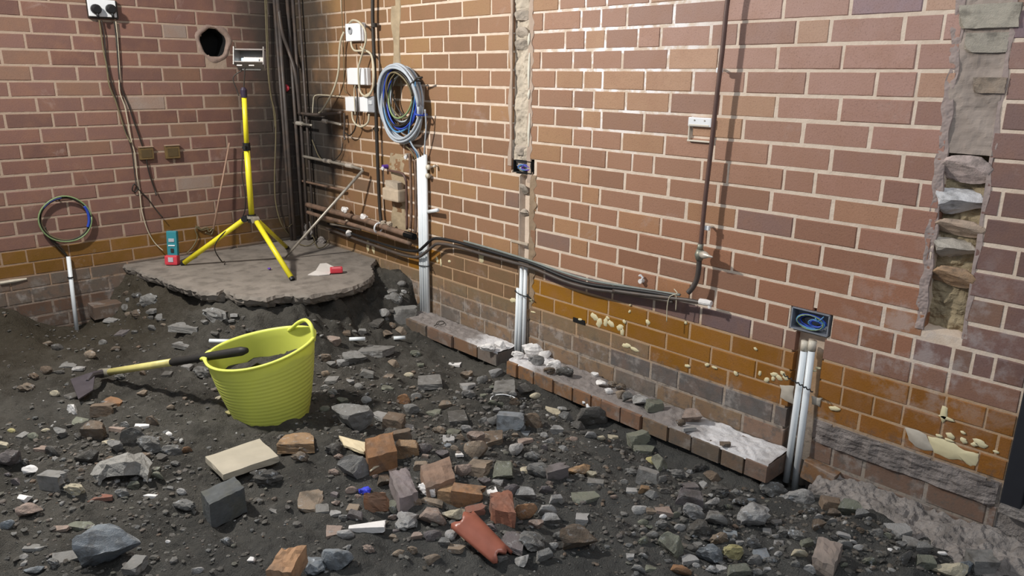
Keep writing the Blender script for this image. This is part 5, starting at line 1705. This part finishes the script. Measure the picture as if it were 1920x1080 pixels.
# u, v, width, height in the photograph; colour; kind
ST = '''135 770 24 17 w chunk|213 752 40 18 o slab|193 770 40 22 b bit|178 812 46 42 b chunk|203 820 18 44 c shard|219 803 26 14 k shard|235 797 18 15 p chunk|267 800 24 14 w shard|250 825 50 46 d chunk|282 838 44 36 g clod
220 840 32 24 g chunk|158 810 13 12 t pebble|86 808 15 9 c pebble|22 808 17 12 y pebble|8 838 22 14 c chunk|15 860 56 42 m chunk|60 884 30 22 w chunk|80 840 24 14 k slab|100 851 34 22 d chunk|160 861 42 26 d chunk
105 905 52 34 g bit|142 920 36 24 c clod|43 932 26 16 w shard|58 962 42 24 k chunk|112 990 32 13 k slab|155 985 52 16 l slab|65 1026 46 14 g slab|208 1042 104 72 u chunk|128 1042 56 24 g slab|258 1058 32 34 g bit
103 1058 26 17 g clod|202 1002 15 14 c shard|281 931 28 9 w shard|277 900 14 7 w shard|231 927 24 20 g clod|190 931 42 16 r slab|30 905 24 12 m chunk|15 985 26 22 u chunk|62 1072 34 14 u chunk
557 820 66 48 n slab|572 842 22 16 t chunk|563 860 32 24 t clod|500 900 60 38 d clod|582 935 46 46 t slab|604 950 24 34 g slab|351 846 19 15 o chunk|317 815 15 10 w pebble|323 848 36 20 g clod|342 922 22 12 p pebble
347 950 46 24 g clod|488 938 15 10 p pebble|515 957 20 10 g shard|590 1056 40 58 u clod|632 1050 62 46 u chunk|473 1050 14 15 w chunk|371 1072 24 14 p chunk|423 1014 24 22 g clod|315 1016 10 6 w pebble
757 752 26 21 o chunk|713 776 30 20 p slab|740 792 38 36 b bit|765 798 20 23 p shard|661 794 82 44 g chunk|766 846 46 36 n chunk|757 823 36 26 b bit|798 840 28 22 m chunk|625 838 36 36 d clod
664 880 64 48 g chunk|686 861 18 20 b shard|719 897 24 38 b chunk|893 823 34 30 k chunk|922 818 46 28 b slab|893 850 46 30 t chunk|900 877 40 36 t bit|871 885 38 24 k chunk
858 776 34 48 d slab|849 807 22 24 l shard|838 834 16 12 u shard|861 849 13 22 w shard|800 923 36 18 w clod|811 938 44 12 t slab|778 943 26 18 b chunk|738 949 30 30 l chunk|764 973 42 52 p clod
810 972 56 52 k chunk|850 966 44 28 c chunk|846 1001 24 26 p chunk|870 1000 18 28 c pebble|690 985 66 26 w shard|667 968 30 18 m chunk|630 945 18 13 k chunk|846 928 44 40 n bit|877 934 60 32 o bit|923 919 18 24 w shard
893 956 38 22 r bit|961 1005 44 50 m slab|996 1015 50 46 g clod|1005 986 30 24 k chunk|985 961 42 34 o chunk|989 930 40 34 p chunk|1023 921 26 16 m chunk|1027 958 36 20 p chunk|1032 978 36 22 p chunk
978 1048 26 34 p chunk|1020 1042 34 26 g chunk|1085 1021 68 44 b chunk|1047 1008 24 22 g clod|1092 973 24 24 p bit|1100 930 56 24 l slab|1009 885 48 36 g clod|1044 885 44 30 m bit|1083 884 42 28 n chunk|1108 893 20 14 c chunk
1117 903 30 18 g slab|943 880 40 48 l chunk|985 879 18 18 c shard|969 842 28 30 p chunk|959 790 52 36 u bit|984 809 16 22 u shard|998 790 42 36 b chunk|1037 767 28 38 c shard|1110 788 62 38 d chunk|1003 745 22 12 c pebble
947 724 40 34 g slab|985 737 32 24 d chunk|1021 818 16 10 p pebble|1076 823 16 12 k pebble|1127 822 17 10 c pebble|1150 820 18 13 c shard|1200 825 42 26 l bit|1205 843 40 26 l slab|1222 862 22 22 y chunk|1212 896 40 26 g bit
1207 918 21 17 n chunk|1151 933 16 8 k pebble|1237 862 30 40 l chunk|1290 944 52 34 m chunk|1297 965 42 30 p clod|1342 970 44 42 g chunk|1307 993 46 44 d clod|1345 1009 38 26 t clod|1411 970 60 60 p clod|1256 1021 50 56 l chunk
1327 1044 52 38 u clod|1373 1039 40 36 y clod|1427 1036 28 30 u shard|1384 1072 46 22 l chunk|1274 1073 44 22 o chunk|1319 911 20 20 p chunk|1293 912 30 16 m slab|1284 923 18 18 n chunk|1335 896 34 26 b chunk|1243 953 30 22 k shard
1223 956 22 12 t slab|1244 969 18 8 w pebble|1239 982 22 22 g clod|1448 925 56 36 g clod|1494 934 62 26 p clod|1498 1041 30 20 c chunk|1556 943 34 30 b bit|1532 986 30 26 b chunk|1592 955 44 40 l chunk
1612 966 28 24 g chunk|1610 919 34 18 p clod|1640 929 18 16 c shard|1611 925 24 20 p chunk|1685 990 42 28 p slab|1710 1015 34 24 g slab|1775 1070 58 34 c chunk|1803 1070 42 34 u chunk|1735 1055 38 38 l chunk|1695 1050 40 32 d chunk
1841 1052 46 44 g bit|1876 1056 40 36 d chunk|1767 1038 18 8 w pebble|1669 1031 9 9 w pebble|1905 965 44 84 p chunk|761 591 44 30 g bit|625 641 30 22 k chunk|667 678 44 20 g chunk|704 656 64 30 g slab|727 628 20 20 t chunk
738 681 22 16 t chunk|622 685 18 16 g chunk|642 682 22 18 p chunk|806 714 44 28 g slab|879 722 26 18 p shard|767 704 20 10 c pebble|853 683 22 9 w shard|208 600 24 11 p slab|230 623 22 12 m slab|345 642 40 14 g slab
379 702 30 28 g clod|410 746 15 12 c chunk|431 776 16 14 y chunk|104 740 18 12 c pebble|148 690 22 10 p slab|62 708 20 14 b clod|50 730 30 20 t clod|130 684 28 10 g slab|320 765 15 12 t pebble|440 590 14 12 p shard
500 592 14 12 y pebble|697 540 30 20 p chunk|1085 800 26 24 d chunk|905 790 20 14 g clod|1155 868 0 0 g skip|280 560 34 22 g clod|322 575 42 26 d clod|372 558 46 26 b clod|405 590 52 22 g clod|350 602 60 22 g slab|452 578 42 24 d clod|522 582 40 22 b chunk|583 577 46 26 d clod|642 572 42 24 g clod|692 560 36 24 g clod|738 562 34 20 g clod|300 540 30 20 g clod|260 585 30 18 b clod|1350 925 34 22 d clod|1385 940 30 24 d clod|1170 905 16 10 g pebble|1310 880 26 20 d clod|1270 890 30 22 g clod
1660 960 24 16 d clod|1640 1000 26 18 g clod|1580 1000 22 14 p shard|1460 1040 16 14 p pebble|1420 1072 20 12 g pebble|1470 1000 22 14 g clod|1520 960 20 14 d clod|930 700 28 14 p chunk|905 715 22 14 g chunk|330 870 20 14 g clod'''
OFFS = []
stones = []
LM = [('the lime tub', 505, 770), ('the spade blade', 158, 722), ('the pale board offcut', 455, 870), ('the dark brick below the board', 420, 945), ('the whole brown half brick', 715, 845), ('the terracotta tile', 908, 1003),
      ('the short footing step', 880, 655), ('the left end of the long step', 985, 700), ('the white bracket', 1101, 770), ('the right conduit pair', 1485, 915), ('the tipped half brick', 1549, 1030),
      ('the tilted arched slab', 235, 875), ('the white cable ring', 945, 752), ('the block by the door', 1905, 960), ('the blue film scrap', 683, 920), ('the single conduit', 142, 600), ('the two cut white pipes', 705, 632), ('the broken slab edge', 400, 560)]
NOUN = {'chunk': 'stone', 'clod': 'clinker lump', 'bit': 'brick fragment', 'slab': 'flat stone', 'shard': 'shard', 'pebble': 'pebble'}
NM = {'chunk': 'stone', 'clod': 'clinker_lump', 'bit': 'brick_fragment', 'slab': 'flat_stone', 'shard': 'shard', 'pebble': 'pebble'}
CAT = {'chunk': 'stone', 'clod': 'clinker', 'bit': 'brick fragment', 'slab': 'stone', 'shard': 'shard', 'pebble': 'pebble'}
rs = random.Random(77)
yaw0 = math.atan2(Rt[1], Rt[0])


SLAB = [(0, -1.26), (.45, -1.18), (.93, -1.12), (.98, -1.0), (1.2, -.95), (1.37, -.7), (1.37, -.45), (1.15, -.15), (.9, 0), (0, 0)]


def floor_hit(u, v):
    d = ray(u, v)
    t = (np.linspace(.46, -.16, 320)-CZ)/d[2]
    X_, Y_, Z_ = (CAM[i]+t*d[i] for i in range(3))
    k = np.argmax(Z_ < ground(X_, Y_))
    return Vector((float(X_[k]), float(Y_[k]), gz(X_[k], Y_[k])))


def add_stone(u, v, w, h, ck, kind, zbase=None, name=None, label=None, group=None, cat=None, yaw=None, tilt=None, variant=None, mat=None, sink=.18):
    p = floor_hit(u, v+h*.22) if zbase is None else G(u, v+h*.22, zbase)
    dist = float(np.dot(np.array(p)-CAM, Fw))
    el = math.asin((CZ-p.z)/(Vector(CAM)-p).length)
    L = w*dist/FOC; hh = h*dist/FOC
    ratio = {'chunk': .72, 'clod': .68, 'bit': .60, 'slab': .26, 'shard': .30, 'pebble': .65}[kind]*rs.uniform(.85, 1.15)
    H = ratio*min(L, hh*1.6)
    Wd = max(.45*L, min(1.45*L, (hh-H*math.cos(el))/math.sin(el)))
    if kind == 'slab': H = max(H, .010)
    vi = variant if variant is not None else rs.randrange(len(LIB[kind]))
    me = rock_mesh(kind, vi, mat or ('white_plaster' if ck == 'w' else RMAT[kind]))
    o = bpy.data.objects.new(name or NM[kind], me); COL.objects.link(o)
    o.scale = (L*1.04, Wd*1.04, H*1.12)
    ty = rs.uniform(-.35, .35) if yaw is None else yaw
    t = rs.uniform(-.16, .16) if tilt is None else tilt
    o.rotation_euler = (t, rs.uniform(-.12, .12) if tilt is None else 0, yaw0+ty)
    if zbase is None:
        lo = min(gz(p.x+a_*L*.3, p.y+b_*L*.3) for a_, b_ in ((1, 0), (-1, 0), (0, 1), (0, -1)))
        p.z = min(p.z, .5*lo+.5*p.z)
    o.location = (p.x, p.y, p.z-H*sink)
    cl = C[ck][0]; j = rs.uniform(.85, 1.15)
    o.color = (cl[0]*j, cl[1]*j, cl[2]*j, 1)
    if label: tag(o, label, cat or CAT[kind], group)
    return o, p


def place_word(u, v, lu, lv):
    du, dv = u-lu, (v-lv)*1.9
    if abs(du) > abs(dv)*1.3: return 'right of' if du > 0 else 'left of'
    return 'in front of' if dv > 0 else 'behind'


items = []
for row in ST.replace('\n', '|').split('|'):
    a = row.split()
    if a[5] == 'skip': continue
    items.append((float(a[0]), float(a[1]), float(a[2]), float(a[3]), a[4], a[5], None))
# stones and plaster resting on the long footing step
for s in ('1127 717 17 24 w chunk|1115 705 15 14 w chunk|1141 735 16 13 w clod|1177 747 26 22 g chunk|1202 750 30 32 p chunk|1226 761 32 24 l bit|1297 780 38 34 k chunk|1163 728 24 14 t clod|1276 794 18 14 b clod|1291 803 24 12 p shard|'
          '1166 742 22 14 t chunk|1150 722 20 12 t clod|1075 712 0 0 d skip|998 662 40 24 w clod|1005 680 30 20 p clod|1036 686 32 18 w clod|1022 668 24 16 w chunk|970 668 24 14 w clod|1060 700 34 16 d clod|1030 697 22 12 b clod|1360 832 20 10 b slab|915 655 30 14 w clod|938 650 22 12 w chunk').split('|'):
    a = s.split()
    if a[5] == 'skip': continue
    items.append((float(a[0]), float(a[1]), float(a[2]), float(a[3]), a[4], a[5], .086))
# rubble that shows between the catalogued pieces
r2 = random.Random(21)
zones = [(620, 800, 1060, 1050, 62, 'gpmktpkt'), (1180, 870, 1460, 1070, 46, 'gppdlugp'), (0, 780, 330, 920, 26, 'gdmblg'), (600, 660, 900, 800, 22, 'gptl'), (900, 700, 1180, 830, 22, 'gpldb'), (1480, 930, 1840, 1070, 30, 'gpdlb'), (0, 640, 360, 760, 14, 'gbtd'), (235, 545, 780, 625, 46, 'gdbtdg'), (235, 545, 560, 600, 24, 'gdb'), (560, 530, 780, 620, 20, 'gpd')]
taken = [(i[0], i[1], i[2]) for i in items]
for (ua, va, ub, vb, n, cs) in zones:
    k = 0; tries = 0
    while k < n and tries < 900:
        tries += 1
        u = r2.uniform(ua, ub); v = r2.uniform(va, vb); w = r2.uniform(12, 31)*(.8+.3*(v-600)/480)
        if any(math.hypot(u-a, (v-b)*1.3) < (w+c)*.42 for a, b, c in taken): continue
        p = floor_hit(u, v)
        if p.y > -.19 and p.x > 1.3: continue
        if math.hypot(p.x-TB.x, p.y-TB.y) < .22: continue
        taken.append((u, v, w)); k += 1
        items.append((round(u), round(v), w, w*r2.uniform(.5, .8), r2.choice(cs), r2.choice(('chunk', 'clod', 'slab', 'pebble', 'chunk')), None))

recs = []
for (u, v, w, h, ck, kind, zb_) in items:
    best = min(LM, key=lambda l: math.hypot(u-l[1], (v-l[2])*1.7))
    d = math.hypot(u-best[1], (v-best[2])*1.7)
    size = 'large' if w >= 55 else 'small' if w < 26 else ''
    pre = f'{size} {C[ck][1]} {NOUN[kind]}'.strip()
    if zb_ is not None: pl = 'lying on top of the '+('long' if u > 950 else 'short')+' footing step'
    else: pl = place_word(u, v, best[1], best[2])+' '+best[0]
    recs.append([pre, pl, d if zb_ is None else u, u, v, w, h, ck, kind, zb_])
byl = {}
for rc in recs: byl.setdefault((rc[0], rc[1]), []).append(rc)
ordw = ['nearest to it', 'second nearest to it', 'third nearest', 'fourth nearest', 'fifth nearest', 'sixth nearest', 'seventh nearest', 'eighth nearest', 'ninth nearest', 'tenth nearest', 'eleventh nearest', 'twelfth nearest']
ordl = ['leftmost such', 'second from the left', 'third from the left', 'fourth from the left', 'fifth from the left', 'sixth from the left']
for (pre, pl), L_ in byl.items():
    L_.sort(key=lambda q: q[2])
    for i, rc in enumerate(L_):
        pre2, pl2, d, u, v, w, h, ck, kind, zb_ = rc
        pl = pl.replace('the left end of the long step', 'the long step end')
        lab = pre+' '+pl if len(L_) == 1 else pre+' '+pl+', '+((ordl if zb_ is not None else ordw)[min(i, 11 if zb_ is None else 5)])
        grp = ('rubble on the footing step' if zb_ is not None else 'rubble pieces '+pl)
        if zb_ is None:
            q_ = floor_hit(u, v)
            if q_.x < .06 or q_.y > -.05 or float(inside_dist(np.array([q_.x]), np.array([q_.y]), SLAB)[0]) < .02: continue
        o, p = add_stone(u, v, w, h, ck, kind, zb_, None, lab, grp)

# named pieces -----------------------------------------------------------
add_stone(1549, 1034, 1, 1, 't', 'pebble') if False else None


def quad_block(name, top, h, mat, label, cat, parts=None, jitter=.0015, nsub=6):
    """solid block from four top corners (world), height h"""
    V = []; F = []
    A, B, Cc, D = top
    n = nsub
    r_ = random.Random(len(label))
    def pt(i, j, z):
        s, t = i/n, j/n
        p = A*(1-s)*(1-t)+B*s*(1-t)+Cc*s*t+D*(1-s)*t
        return Vector((p.x+r_.uniform(-jitter, jitter), p.y+r_.uniform(-jitter, jitter), p.z+z+r_.uniform(-jitter, jitter)))
    idx_ = {}
    for lv, z in enumerate((0, -h*.5, -h)):
        for i in range(n+1):
            for j in range(n+1):
                if lv == 1 and 0 < i < n and 0 < j < n: continue
                idx_[(lv, i, j)] = len(V)
                p = pt(i, j, z)
                if lv == 0 and (i in (0, n) or j in (0, n)): p.z -= .0025; p = p+((A+B+Cc+D)/4-p)*.012
                V.append(p)
    for i in range(n):
        for j in range(n):
            F.append((idx_[0, i, j], idx_[0, i+1, j], idx_[0, i+1, j+1], idx_[0, i, j+1]))
            F.append((idx_[2, i, j], idx_[2, i, j+1], idx_[2, i+1, j+1], idx_[2, i+1, j]))
    for lv in (0, 1):
        for i in range(n):
            F.append((idx_[lv, i, 0], idx_[lv+1, i, 0], idx_[lv+1, i+1, 0], idx_[lv, i+1, 0]))
            F.append((idx_[lv, i, n], idx_[lv, i+1, n], idx_[lv+1, i+1, n], idx_[lv+1, i, n]))
            F.append((idx_[lv, 0, i], idx_[lv, 0, i+1], idx_[lv+1, 0, i+1], idx_[lv+1, 0, i]))
            F.append((idx_[lv, n, i], idx_[lv+1, n, i], idx_[lv+1, n, i+1], idx_[lv, n, i+1]))
    o = pyd(name, V, F, mat)
    bm = bmesh.new(); bm.from_mesh(o.data); bmesh.ops.recalc_face_normals(bm, faces=bm.faces[:]); bm.to_mesh(o.data); bm.free()
    return tag(o, label, cat)


zt = .055
o = quad_block('board_offcut', [G(384, 855, zt), G(487, 821, zt+.004), G(523, 854, zt), G(418, 889, zt)], .026, m_wood, 'pale sawn board offcut lying flat in front of the lime tub', 'wood')
o = quad_block('concrete_brick', [G(376, 921, .085), G(440, 892, .09), G(459, 913, .09), G(392, 945, .085)], .095, pmat('dark_brick', (.095, .10, .10), .85, var=.2, vs=20, bs_=.6, bd=.005, dirt=.3, dcol=(.12, .11, .06)), 'dark grey concrete brick set on edge just below the pale board', 'brick', nsub=8)
for nm, tp, z_, h_, cl, lb in (
    ('brick_bat', [(685, 822), (736, 807), (744, 845), (690, 858)], .105, .075, (.26, .135, .065), 'whole brown half brick on top of the rubble heap'),
    ('brick_bat', [(787, 872), (843, 856), (853, 895), (800, 914)], .085, .06, (.29, .19, .135), 'dusty pinkish brown brick, largest in the rubble heap'),
    ('brick_bat', [(729, 882), (765, 877), (783, 922), (748, 934)], .080, .06, (.24, .20, .195), 'mauve grey brick bat in the middle of the heap'),
    ('brick_bat', [(683, 923), (722, 921), (729, 936), (682, 942)], .055, .045, (.33, .16, .085), 'small orange brick bat in front of the blue film'),
    ('brick_bat', [(918, 922), (960, 919), (967, 962), (922, 952)], .085, .055, (.28, .12, .075), 'red brown brick bat behind the terracotta tile'),
    ('brick_bat', [(1534, 1003), (1581, 1019), (1564, 1062), (1524, 1043)], .075, .05, (.25, .20, .17), 'tipped square half brick in the rubble in front of the right conduits'),
    ('brick_bat', [(527, 1028), (574, 1021), (545, 1072), (498, 1068)], .070, .06, (.42, .24, .13), 'orange brick bat with a pale broken end, nearest the camera')):
    key = 'bat_%.2f' % cl[0]
    quad_block(nm, [G(u, v, z_+(.028 if i_ < 2 else -.004)) for i_, (u, v) in enumerate(tp)], h_, pmat(key, cl, .85, var=.15, vs=22, bs_=.6, bd=.005, dirt=.45, dcol=(.16, .14, .12)), lb, 'brick', jitter=.003, nsub=6)
# tilted arched slab fragment with a hollow under it
V = []; F = []
P0 = [(168, 892), (180, 872), (205, 858), (240, 849), (268, 850), (285, 870), (278, 884), (262, 868), (232, 866), (200, 872), (184, 890)]
top = [G(u, v, .035+.055*math.sin(math.pi*min(1, max(0, (u-168)/118)))) for u, v in P0]
r_ = random.Random(2)
n = len(top)
V = [q+Vector((0, 0, r_.uniform(-.003, .003))) for q in top]+[q+Vector((.012, -.012, -.038+r_.uniform(-.004, .004))) for q in top]
F = []
for k in range(5): F.append((k, k+1, n-2-k, n-1-k)); F.append((n+k, n+n-1-k, n+n-2-k, n+k+1))
for k in range(n): k2 = (k+1) % n; F.append((k, n+k, n+k2, k2))
o = pyd('arched_slab', V, F, pmat('pale_edge', (.26, .25, .23), .9, var=.3, vs=40, bs_=.9, bd=.006))
bm = bmesh.new(); bm.from_mesh(o.data); bmesh.ops.recalc_face_normals(bm, faces=bm.faces[:]); bmesh.ops.triangulate(bm, faces=bm.faces[:]); bmesh.ops.subdivide_edges(bm, edges=bm.edges[:], cuts=2)
for v_ in bm.verts: v_.co += Vector((r_.uniform(-.004, .004), r_.uniform(-.004, .004), r_.uniform(-.004, .004)))
bm.to_mesh(o.data); bm.free()
tag(o, 'pale crusty slab fragment tilted up over a dark hollow at the left', 'concrete')

# curved terracotta tile piece
a = G(890, 985, .07); b = G(925, 1018, .045)
ax_ = (b-a).normalized(); side = ax_.cross(Vector((0, 0, 1))).normalized(); up_ = side.cross(ax_)
V = []; F = []
nu, nv = 10, 12
for lay in (0, 1):
    for i in range(nu+1):
        t = i/nu
        for j in range(nv+1):
            an = math.radians(-62+124*j/nv); R_ = .062-.012*lay
            taper = 1-.25*t
            cut = .025*math.sin(j*1.3) if i in (0, nu) else 0
            p = a-ax_*.045+ax_*((b-a).length+.09)*t+side*R_*math.sin(an)*taper*1.0+up_*(R_*math.cos(an)-.05)+ax_*cut*(1 if i else -1)*.4
            V.append(p)
m_ = (nu+1)*(nv+1)
for i in range(nu):
    for j in range(nv):
        q = i*(nv+1)+j
        F.append((q, q+1, q+nv+2, q+nv+1)); F.append((m_+q, m_+q+nv+1, m_+q+nv+2, m_+q+1))
for i in range(nu):
    q = i*(nv+1); F.append((q, q+nv+1, m_+q+nv+1, m_+q)); q += nv; F.append((q, m_+q, m_+q+nv+1, q+nv+1))
for j in range(nv):
    F.append((j, m_+j, m_+j+1, j+1)); q = nu*(nv+1)+j; F.append((q, q+1, m_+q+1, m_+q))
o = pyd('tile_piece', V, F, m_tile, None, True)
tag(o, 'curved terracotta tile fragment with a shiny back in the rubble heap', 'tile')

# blue film, plastic bits, pipe offcuts
o, p = add_stone(683, 921, 26, 24, 'u', 'clod', None, 'film_scrap', 'crumpled bright blue plastic film scrap in the rubble heap', None, 'plastic')
me = o.data.copy(); me.materials.clear(); me.materials.append(m_bluebag); o.data = me
for u0, v0, u1, v1, lb in ((393, 637, 437, 638, 'white pipe offcut behind the lime tub'), (655, 634, 685, 633, 'short white pipe offcut on the earth, left of two'), (738, 632, 760, 631, 'short white pipe offcut on the earth, right of two')):
    zz_ = max(floor_hit(u0, v0+2).z, floor_hit(u1, v1+2).z, floor_hit((u0+u1)/2, v0+2).z)+.009
    a = G(u0, v0+2, zz_); b = G(u1, v1+2, zz_)
    tag(pyd('pipe_offcut', *tube_vf([a, b], .0105, 12), m_pvc, None, True), lb, 'pipe', 'white pipe offcuts')
# white broken tee / bracket by the footing
a = floor_hit(1100, 775)
root = empty('conduit_bracket', tuple(a), 'white plastic bracket stuck upright in the earth by the footing step', 'bracket')
for nm, q0, q1, s_ in (('upright', (1103, 756), (1105, 774), .020), ('arm', (1092, 755), (1107, 753), .012)):
    p0 = G(*q0, a.z+.045); p1 = G(*q1, a.z+.012 if nm == 'upright' else a.z+.05)
    V, F = tube_vf([p0, p1], s_*.55, 6)
    pyd(nm, V, F, m_white, root)
# cable ring half buried
P = [floor_hit(u, v)+Vector((0, 0, .004)) for u, v in ((935, 761), (924, 757), (920, 750), (925, 744), (938, 742), (952, 743), (962, 746), (967, 750))]
tag(add_tube('cable_ring', P, .0028, m_white, None, 6, 5), 'open ring of thin white cable lying on the earth', 'cable')
# wooden sliver
a = floor_hit(640, 818); b = floor_hit(686, 845)
quad_block('wood_sliver', [G(635, 815, .075), G(690, 829, .075), G(683, 847, .065), G(645, 833, .065)], .012, pmat('pale_sliver', (.66, .55, .36), .7, var=.1, vs=14), 'pale cream splinter of wood touching the brown half brick', 'wood')
a = floor_hit(694, 885); b = floor_hit(710, 873)
tag(pyd('twig', *tube_vf([G(694, 884, .05), G(702, 877, .055), G(711, 873, .055)], [.003, .005, .003], 8), m_cream), 'short curved cream stick below the brown half brick', 'stick')
# twist of wire on the short footing step
P = [G(u, v, .092) for u, v in ((818, 607), (822, 603), (830, 602), (833, 606), (826, 609), (820, 608), (814, 611))]
tag(add_tube('wire_twist', P, .0022, m_wire_dk, None, 6, 5), 'small loop of dark wire on the short footing step', 'wire')

# ---- uncountable crumbs: grit and small rubble as one thing
r3 = np.random.RandomState(9)
dens = []
V = []; F = []; COLs = []
pm = [np.array([v.co for v in m.vertices]) for m in LIB['pebble']]
bmt = []
for m in LIB['pebble']:
    bm = bmesh.new(); bmesh.ops.create_icosphere(bm, subdivisions=1, radius=1)
    P_ = np.array([v.co for v in bm.verts]); P_ = clamp_planes(P_, 5, .3, .8, r3); P_ = norm_shape(P_)
    bmt.append((P_, [tuple(v.index for v in f.verts) for f in bm.faces])); bm.free()
pal = [np.array(C[k][0])*.35+np.array((.12, .112, .098))*.65 for k in 'gggddddgplbbtmmkogdduu']+[np.array((.55, .54, .52))]
NP = 15000
cnt = 0
heaps = [(2.95, -1.02, .45, .28), (3.62, -.62, .34, .22), (4.1, -.34, .38, .16), (1.9, -1.95, .45, .25), (1.9, -.9, .6, .3), (2.75, -.45, .5, .22), (2.45, -2.0, .5, .3)]
xs_ = []
for hx, hy, sx, sy in heaps:
    xs_.append(np.stack([hx+r3.randn(1000)*sx*.8, hy+r3.randn(1000)*sy*.8], -1))
xs_.append(np.stack([r3.uniform(-.0, 4.7, 6000), r3.uniform(-2.6, -.02, 6000)], -1))
XY = np.concatenate(xs_)
ok = (XY[:, 1] < -.01) & (XY[:, 0] > .01) & (XY[:, 0] < 4.9)
ok &= ~((XY[:, 0] < 1.36) & (XY[:, 1] > -1.2) & (inside_dist(XY[:, 0], XY[:, 1], [(0, -1.26), (.45, -1.18), (.93, -1.12), (.98, -1.0), (1.2, -.95), (1.37, -.7), (1.37, -.45), (1.15, -.15), (.9, 0), (0, 0)]) < .03))
ok &= ~((XY[:, 1] > -.185) & (XY[:, 0] > 1.38) & (XY[:, 0] < 3.68))
ok &= ~((XY[:, 1] > -.20) & (XY[:, 0] > 3.78))
ok &= np.hypot(XY[:, 0]-TB.x, XY[:, 1]-TB.y) > .19
XY = XY[ok]
ZZ = ground(XY[:, 0], XY[:, 1])
for (x, y), z in zip(XY, ZZ):
    P_, f_ = bmt[r3.randint(len(bmt))]
    s = .0025+.014*r3.rand()**3.6
    a = r3.rand()*6.28; ca, sa = math.cos(a), math.sin(a)
    sc3 = s*np.array([1+.5*r3.rand(), .8+.4*r3.rand(), .6+.3*r3.rand()])*1.25
    Q = P_*sc3
    X_ = Q[:, 0]*ca-Q[:, 1]*sa+x; Y_ = Q[:, 0]*sa+Q[:, 1]*ca+y; Z_ = Q[:, 2]+z-s*.25
    off = len(V)
    V.extend(zip(X_.tolist(), Y_.tolist(), Z_.tolist()))
    F.extend([(i+off, j+off, k+off) for i, j, k in f_])
    c_ = pal[r3.randint(len(pal))]*r3.uniform(.5, 1.0)
    COLs.extend([(*c_, 1.0)]*len(f_))
me = bpy.data.meshes.new('grit'); me.from_pydata(V, [], F)
at = me.attributes.new('tint', 'FLOAT_COLOR', 'FACE'); at.data.foreach_set('color', [float(x) for c_ in COLs for x in c_])
o = link('grit', me, MATS['smallrub'], floor)
tag(o, None, None, None, 'stuff')
